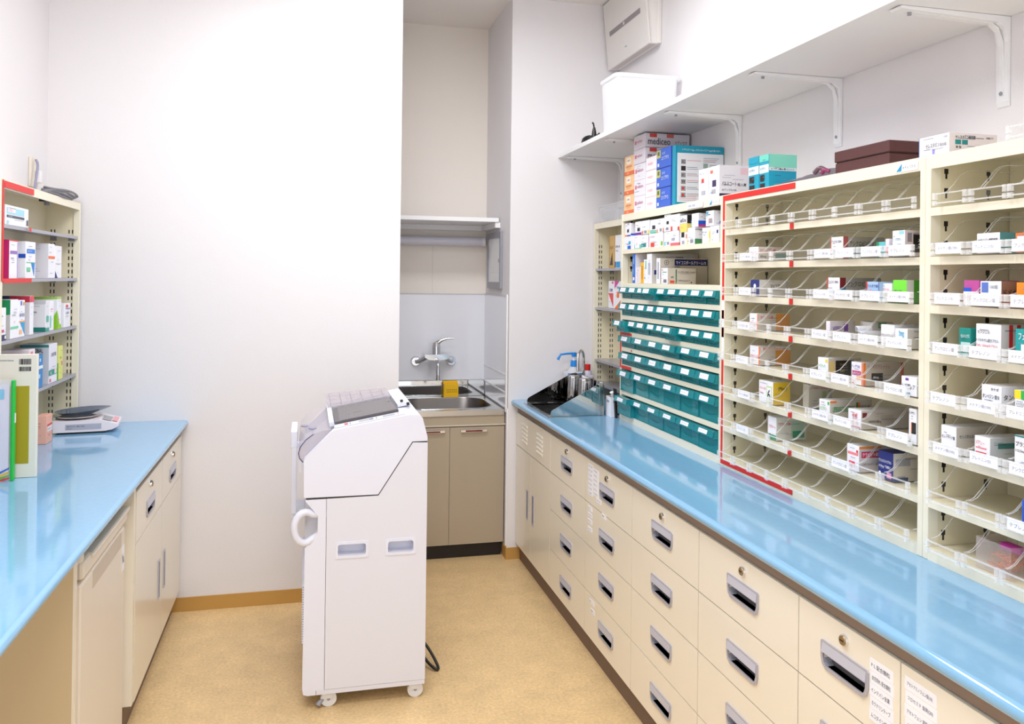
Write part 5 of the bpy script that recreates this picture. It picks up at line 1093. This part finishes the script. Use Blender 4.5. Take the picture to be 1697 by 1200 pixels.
mb.text('メプチンエアー10μg・メプチンキッドエアー5μgをお使いの方へ', (1.465, 3.0752, 2.022), (1, 0, 0), (0, 0, 1), .010, WHITE, .17)
mb.build('headline', t)
IC = C((96, 92, 96))
for k in range(6):
    z = 1.985-k*.027
    q = MB().box(1.462, 1.482, 3.0758, 3.0764, z-.016, z+.003, C((34, 32, 34)) if k == 1 else C((150, 148, 152))); q.text(['IC', 'IE', 'IC', '99', '・', '・'][k], (1.465, 3.0752, z-.012), (1, 0, 0), (0, 0, 1), .011, RED if k > 3 else DARKINK, .014); q.build('pictogram', t)
mb = MB()
for k in range(6):
    z = 1.985-k*.027
    for j in range(2 if k else 1): mb.box(1.488, 1.488+.052+random.uniform(-.01, .014), 3.0758, 3.0764, z-.002-j*.007, z-.0006-j*.007, INK if (k+j) % 3 else C((210, 80, 80)))
for j in range(3): mb.box(1.560, 1.630-.008*j, 3.0758, 3.0764, 1.995-j*.007, 1.9966-j*.007, C((90, 150, 170)) if j == 0 else (C((210, 80, 80)) if j == 1 else INK))
for j in range(2): mb.box(1.588, 1.635, 3.0758, 3.0764, 1.968-j*.007, 1.9694-j*.007, INK)
mb.box(1.560, 1.580, 3.0758, 3.0764, 1.955, 1.975, C((150, 170, 160)))
for j in range(3): mb.box(1.455, 1.53, 3.0758, 3.0764, zt+.022+j*.007, zt+.0233+j*.007, C((200, 140, 150)))
tag(mb.build('small_print', t), kind='stuff')
carton(XT-.006, XT+.09, 2.772, 2.850, zt, zt+.113, W_, [('x', .3, .55, .55, .68, (226, 60, 50)), ('x', .3, .14, .7, .28, (180, 180, 190)), ('y', 0, 0, 1, 1, (226, 222, 228))], [('x', .1, .82, .06, 'アズノール', K, .7)], 'plain white carton with a small red square beside the leaflet pack')
carton(XT-.006, XT+.110, 2.690, 2.769, zt, zt+.113, W_, [('x', .35, .34, .72, .55, (60, 40, 90)), ('x', .15, .78, .4, .88, (226, 110, 90)), ('x', .3, .12, .68, .26, (180, 180, 190)), ('y', 0, 0, 1, 1, (232, 228, 236)), ('y', 0, 0, 1, .1, (52, 36, 80)), ('y', .72, .72, .98, .92, (240, 200, 210))], [('y', .08, .34, .14, 'パルミコート', K, .5), ('y', .62, .34, .1, '吸入液', K, .3), ('y', .08, .18, .07, '30アンプル×30', (90, 80, 110), .5)], 'white carton with bold black lettering and a purple foot on the rack top')
for k, (a, b, dp, z_) in enumerate(((2.426, 2.490, .06, .108), (2.366, 2.422, .10, .106))):
    carton(XT-.004, XT-.004+dp, a, b, zt, zt+z_, (16, 160, 190), [('x', 0, .45, 1, .7, (220, 236, 240)), ('x', 0, .8, 1, 1, (110, 214, 196) if k else (16, 160, 190)), ('x', .1, .2, .55, .4, K), ('x', .1, .02, .6, .14, K), ('y', 0, .6, 1, 1, (130, 214, 190)), ('y', 0, .5, 1, .6, (214, 230, 232))], [('y', .06, .52, .07, 'メプチン吸入液ユニット', K, .9), ('x', .1, .55, .08, 'メプチン', (70, 110, 140), .6)],
           ['turquoise carton with a pale band, without a mint side, on the rack top', 'turquoise carton with a mint green side on the rack top'][k])
# plastic bag
t = thing('plastic_bag', (1.48, 2.17, zt), 'crumpled lilac plastic bag lying by the brown box on the rack top', 'bag')
mb = MB(); BAG = M('bag_lilac', (214, 200, 216), .25, alpha=.8); n, m_ = 14, 8; rnd = random.Random(5)
top = [[(1.432+.19*j/(m_-1), 2.345-.255*i/(n-1), zt+.002+.028*(i/(n-1))**1.3*math.sin(math.pi*(j+.5)/m_)**.5+rnd.uniform(0, .004)) for j in range(m_)] for i in range(n)]
vs = [p for r in top for p in r]+[(p[0], p[1], zt) for r in top for p in r]
fs = [(i*m_+j, i*m_+j+1, (i+1)*m_+j+1, (i+1)*m_+j) for i in range(n-1) for j in range(m_-1)]
N = n*m_; fs2 = [tuple(N+k for k in f) for f in fs]
mb.add(vs, fs+fs2, BAG, True); mb.build('bag', t)
mb = MB().tube([(1.436, 2.13, zt+.016), (1.438, 2.11, zt+.028), (1.445, 2.095, zt+.022)], .007, M('bag_dark', (110, 80, 92), .35), 8, 4).tube([(1.440, 2.10, zt+.012), (1.437, 2.085, zt+.02), (1.445, 2.072, zt+.014)], .006, C((150, 60, 100)), 8, 4); mb.build('crumple', t)
# brown lidded box
t = thing('brown_box', (1.52, 1.955, zt), 'dark brown lidded box on top of the red taped rack', 'box')
BRN = M('brown_leatherette', (84, 42, 40), .5, bump=.15, bscale=500)
MB().box(1.452, 1.640, 1.832, 2.056, zt, zt+.034, BRN, .002).build('base', t)
MB().box(1.450, 1.642, 1.830, 2.058, zt+.0365, zt+.067, BRN, .002).build('lid', t)
MB().box(1.455, 1.637, 1.835, 2.053, zt+.034, zt+.0365, C((30, 14, 14))).build('joint', t)
carton(1.428, 1.560, 1.600, 1.696, zt, zt+.046, W_, [('x', 0, 0, .015, 1, (30, 110, 190)), ('x', .46, .05, .54, .3, (150, 150, 220)), ('y', 0, 0, 1, 1, (224, 214, 212)), ('y', .12, .42, .24, .66, (20, 130, 130)), ('y', .26, .42, .38, .66, (20, 130, 130))], [('x', .25, .38, .24, 'セレスタミン', K, .46), ('x', .73, .38, .17, '配合錠', (120, 120, 130), .2), ('x', .82, .78, .12, '100錠', (170, 160, 180), .15), ('y', .12, .7, .18, 'セレスタミン配合錠', K, .42), ('y', .13, .22, .14, '錠 包', K, .14), ('y', .76, .75, .1, '100錠バラ', K, .18), ('y', .6, .3, .1, '□――', INK and (120, 120, 120), .3)], 'white carton with teal squares on its side standing across the rack divider')
for k in range(2):
    o = copy_tree(protos[None]); o.location = (1.430, 1.385-TW*k, zt); o['label'] = 'empty clear tray on top of the untaped rack, %s from the white carton' % ORD[k]; o['group'] = 'clear trays on the rack top'
# ------------------------------------------------------------------ corner rack behind the sink
carton(1.556, 1.62, 4.06, 4.135, 1.556, 1.728, (206, 166, 92), [('x', .15, .1, .75, (.6, .5), (50, 50, 60)), ('x', 0, 0, .06, 1, (180, 140, 70))], [('x', .15, .6, .09, 'ツムラ', (60, 50, 40), .6), ('y', .1, .5, .1, '葛根', K, .7)], 'brown kraft carton with a dark wedge in the rack behind the small sink')
carton(1.556, 1.62, 3.955, 4.050, 1.556, 1.728, W_, [('x', .2, .02, .8, .2, (30, 160, 220)), ('x', .0, .02, .15, .2, NV), ('y', 0, .18, 1, .26, NV)], [('x', .1, .62, .07, '白虎加人参', INK and (80, 90, 120), .8)], 'white carton with a bright blue foot in the rack behind the small sink')
carton(1.556, 1.62, 4.055, 4.140, 1.346, 1.49, W_, [('x', .0, .55, .85, (.85, .05), (232, 80, 80)), ('x', .6, .9, .85, .97, (226, 80, 90))], [('x', .15, .6, .12, '五苓散', NV, .6)], 'white carton with a coral wedge in the rack behind the small sink')
carton(1.556, 1.62, 3.955, 4.050, 1.346, 1.49, W_, [('x', 0, 0, 1, (1, .35), (240, 120, 40)), ('x', 0, 1, .7, (0, .72), (210, 60, 160)), ('x', .35, .4, .7, .62, (240, 120, 40))], [('x', .3, .72, .08, '小青竜湯', INK and (120, 110, 140), .6)], 'white carton with orange and magenta corners in the rack behind the small sink')
carton(1.545, 1.61, 3.80, 3.865, 1.066, 1.22, (226, 226, 246), [('x', .2, .82, .8, .96, K), ('x', .3, .45, .7, .62, NV), ('x', 0, .1, 1, .45, (190, 194, 236)), ('y', .2, .8, .8, .96, K)], [], 'lilac carton with a navy drop in the rack behind the small sink')
t = thing('plastic_tub', (1.585, 4.1, 1.80), 'clear plastic tub on top of the rack behind the small sink', 'tub')
lb = loopr(1.535, 1.64, 3.86, 4.24, .02, 4); lt = loopr(1.528, 1.647, 3.852, 4.248, .022, 4); k = len(lb)
MB().add([(a, b, 1.8005) for a, b in lb]+[(a, b, 1.888) for a, b in lt], [(j, (j+1) % k, k+(j+1) % k, k+j) for j in range(k)], PLASTC, True).add([(a, b, 1.8005) for a, b in lb], [tuple(range(k))], PLASTC).build('body', t)
MB().tube([(a, b, 1.888) for a, b in lt]+[(*lt[0], 1.888)], .003, PLAST, 6).build('rim', t)
# ------------------------------------------------------------------ cartons inside the deep teal bins
wd6 = (YI1-YI0)/6
INB = [(5, 2, W_, 'white'), (5, 3, (200, 216, 226), 'pale blue'), (5, 4, (236, 240, 246), 'bright white'), (6, 1, (210, 236, 230), 'mint white'), (6, 2, (70, 110, 210), 'blue'), (6, 3, (226, 230, 240), 'lilac white'), (6, 4, (230, 244, 244), 'ice white'), (3, 2, (236, 240, 246), 'small white'), (3, 5, W_, 'slim white'), (4, 4, W_, 'low white')]
for r, k, col, nm in INB:
    z, h, n = ROWS[r]; y = YI1-wd6*(k+.5); hh = h*.52
    carton(RX+.030, RX+.13, y-.05, y+.03, z+.0035, z+.0035+hh, col, [('x', .35, .3, .65, .7, K)] if (r, k) == (5, 4) else [], [('x', .15, .6, .14, '錠剤', INK and (80, 90, 120), .4)], '%s carton seen inside the %s teal bin of the %s bin row' % (nm, ORD[k], rowname[r]))
# ------------------------------------------------------------------ cartons in the left rack
XLf = -.961
def lbx(y0, y1, z, h, dep, base, dec, txt, label, **k): return carton(XLf-dep, XLf, y0, y1, z+.0005, z+h, base, dec, txt, label, side='L', **k)
lbx(3.020, 3.250, 1.656, .066, .10, W_, [('x', .05, .55, .8, .88, (170, 220, 240)), ('x', .1, .65, .42, .85, (246, 240, 246)), ('x', .05, .38, .8, .5, (60, 70, 90)), ('x', .9, .1, .97, .4, (90, 90, 100)), ('x', .06, .06, .14, .22, (170, 220, 240))], [('x', .12, .68, .13, 'リナロン', PK, .3), ('x', .1, .4, .08, '医療用漢方製剤', (200, 210, 220), .4)], 'wide white carton with a pale blue panel on the top shelf of the left rack')
z = 1.478
lbx(2.974, 3.008, z, .126, .10, W_, [('x', .0, .45, .9, .6, GN), ('y', .5, .45, 1, .6, GN)], [], 'white carton with a green square on the second shelf of the left rack')
lbx(3.061, 3.147, z, .130, .08, W_, [('y', 0, 0, 1, 1, (206, 30, 110)), ('x', 0, .97, 1, 1, (222, 60, 40)), ('x', .9, 0, 1, .95, (200, 180, 230)), ('x', .1, .64, .85, .72, (150, 110, 190))], [('x', .15, .5, .05, '大建中湯', PU, .6)], 'white carton with a magenta spine on the second shelf of the left rack')
lbx(3.227, 3.334, z, .131, .09, W_, [('x', .1, .68, .92, .8, (40, 130, 220)), ('x', .05, .42, .95, .44, (60, 190, 110)), ('x', .55, .42, .9, (.85, .05), (20, 130, 220)), ('x', .1, .18, .45, .3, (110, 210, 160)), ('y', .5, .55, 1, .66, (30, 80, 190)), ('y', 0, 0, 1, .02, (200, 200, 210))], [('x', .16, .71, .06, 'ロキソニン', W_, .7), ('x', .3, .56, .06, 'テープ', BL, .5), ('x', .25, .48, .04, '100mg', BL, .5)], 'white carton with a blue band and blue wedge on the left rack')
lbx(3.488, 3.570, z, .133, .10, W_, [('x', 0, .56, 1, .64, (240, 120, 60)), ('y', 0, 0, 1, 1, (226, 224, 232)), ('y', .05, .5, .1, .9, (90, 110, 200))], [('x', .2, .575, .035, 'ハップ', W_, .5), ('x', .1, .72, .04, 'モーラス', K, .7), ('y', .3, .55, .09, 'ぬ', K, .2)], 'white carton with an orange tag on the second shelf of the left rack')
lbx(3.573, 3.664, z, .128, .09, W_, [('x', 0, 0, .42, (.05, .22), NV), ('x', .05, .44, .9, .45, INKL and (150, 150, 170))], [('x', .4, .8, .05, 'L', K, .1), ('x', .35, .14, .03, 'パップ', NV, .4)], 'white carton with a navy wedge at its foot on the left rack')
z = 1.275
lbx(2.975, 3.040, z, .108, .09, W_, [('x', 0, 0, 1, .18, (26, 36, 96)), ('x', .25, .25, .7, .34, MG), ('x', .78, .05, .96, .15, W_)], [('x', .3, .72, .06, '八味', K, .5)], 'white carton with a navy foot and magenta label on the left rack')
lbx(3.080, 3.158, z, .132, .10, W_, [('y', 0, .62, 1, 1, (30, 150, 90)), ('y', 0, 0, 1, .62, (206, 202, 200)), ('x', 0, .25, 1, .31, (120, 210, 170))], [('x', .2, .57, .06, 'サバオン', K, .6), ('x', .45, .4, .05, '◎', PK, .3)], 'white carton with a deep green side top on the left rack')
lbx(3.161, 3.226, z, .128, .09, W_, [('x', .1, .4, .95, .44, (240, 170, 90)), ('x', .25, .4, .95, (.95, .05), (30, 160, 220)), ('x', .3, .86, .5, .98, (70, 110, 220)), ('x', .7, .86, .9, .95, (240, 170, 60)), ('x', .1, .08, .5, .2, (246, 190, 140))], [('x', .1, .55, .1, '補中益気', (90, 110, 150), .8)], 'white carton with a sky blue wedge on the third shelf of the left rack')
lbx(3.279, 3.322, z, .140, .10, W_, [('y', .35, .84, 1, 1, (200, 50, 70)), ('y', 0, .84, .35, 1, (40, 60, 90)), ('x', 0, .84, 1, 1, (226, 80, 100)), ('y', 0, 0, 1, .84, (222, 218, 222))], [], 'white carton with a red top band on the third shelf of the left rack')
lbx(3.464, 3.510, z, .118, .09, (232, 232, 238), [('y', 0, 0, 1, .14, (20, 120, 110)), ('x', 0, 0, 1, .12, (60, 160, 140)), ('y', 0, .9, 1, 1, (206, 206, 212)), ('x', .2, .3, .8, .5, (90, 190, 170))], [('y', .2, .6, .06, 'ZYPREXA', K, .6)], 'grey white carton with a dark teal foot on the left rack')
lbx(3.513, 3.568, z, .116, .08, W_, [('x', .2, .7, .8, .73, PK), ('x', .1, .1, .35, .5, (110, 200, 180))], [], 'slim white carton with a thin pink line on the left rack')
lbx(3.616, 3.668, z, .128, .10, W_, [('x', 0, 0, 1, .14, (150, 206, 20)), ('y', 0, .94, 1, 1, (150, 206, 20)), ('x', 0, .94, 1, 1, (170, 216, 40)), ('y', .62, 0, 1, (1, .6), (140, 206, 20)), ('x', .0, .1, .55, (.0, .55), (150, 206, 20))], [], 'white carton with lime green flames on the third shelf of the left rack')
lbx(3.712, 3.800, z, .099, .08, W_, [('x', .25, .82, .6, .94, (226, 60, 50)), ('x', .2, .76, .95, .79, (50, 60, 170))], [('x', .25, .55, .1, '防風通聖', (110, 110, 140), .6)], 'white carton with a red dot above a blue line on the left rack')
z = 1.070
lbx(3.283, 3.345, z, .152, .09, (238, 226, 232), [('x', .2, .85, .6, .95, PK)], [], 'pale pink carton behind the cream catalogue on the left rack')
lbx(3.351, 3.438, z, .122, .05, (20, 130, 200), [('x', .0, .58, 1, .68, (230, 240, 248)), ('x', .35, .3, .65, .42, (190, 220, 240)), ('x', .5, .8, .7, .9, (180, 220, 246))], [('x', .2, .61, .04, 'ベシケア', (80, 120, 160), .7)], 'bright blue carton with a white belt on the left rack')
lbx(3.512, 3.621, z, .152, .10, (236, 234, 244), [('y', 0, 0, 1, 1, (206, 208, 216)), ('y', 0, .93, 1, 1, (60, 130, 120)), ('x', .0, .2, .95, .34, (30, 150, 130)), ('x', .65, .22, .92, .36, (236, 220, 226)), ('x', .1, .04, .25, .12, (226, 90, 100))], [('y', .1, .8, .1, 'MUNICOBAL', K, .7), ('y', .4, .7, .08, 'メコバ', K, .4), ('x', .25, .68, .1, '当帰芍薬', (100, 100, 120), .6), ('x', .15, .23, .07, 'IEL', W_, .3)], 'tall silver white carton with a teal label on the left rack')
lbx(3.641, 3.700, z, .135, .06, (224, 228, 120), [('y', 0, 0, 1, .5, (130, 190, 60)), ('x', .6, .42, .9, .54, PK)], [('x', .3, .62, .06, '酸棗', (120, 110, 60), .5)], 'yellow green carton with a pink stamp on the left rack')
carton(-.986, -.950, 3.455, 3.528, .8505, .957, (244, 182, 160), [('x', .1, .62, .95, .68, (220, 60, 50)), ('x', .1, .42, .95, .6, (246, 236, 236))], [('x', .15, .47, .07, 'レナテリック', K, .75), ('x', .2, .28, .06, '100カプセル', (200, 110, 100), .6)], 'salmon pink carton beside the scale on the left worktop', side='L')
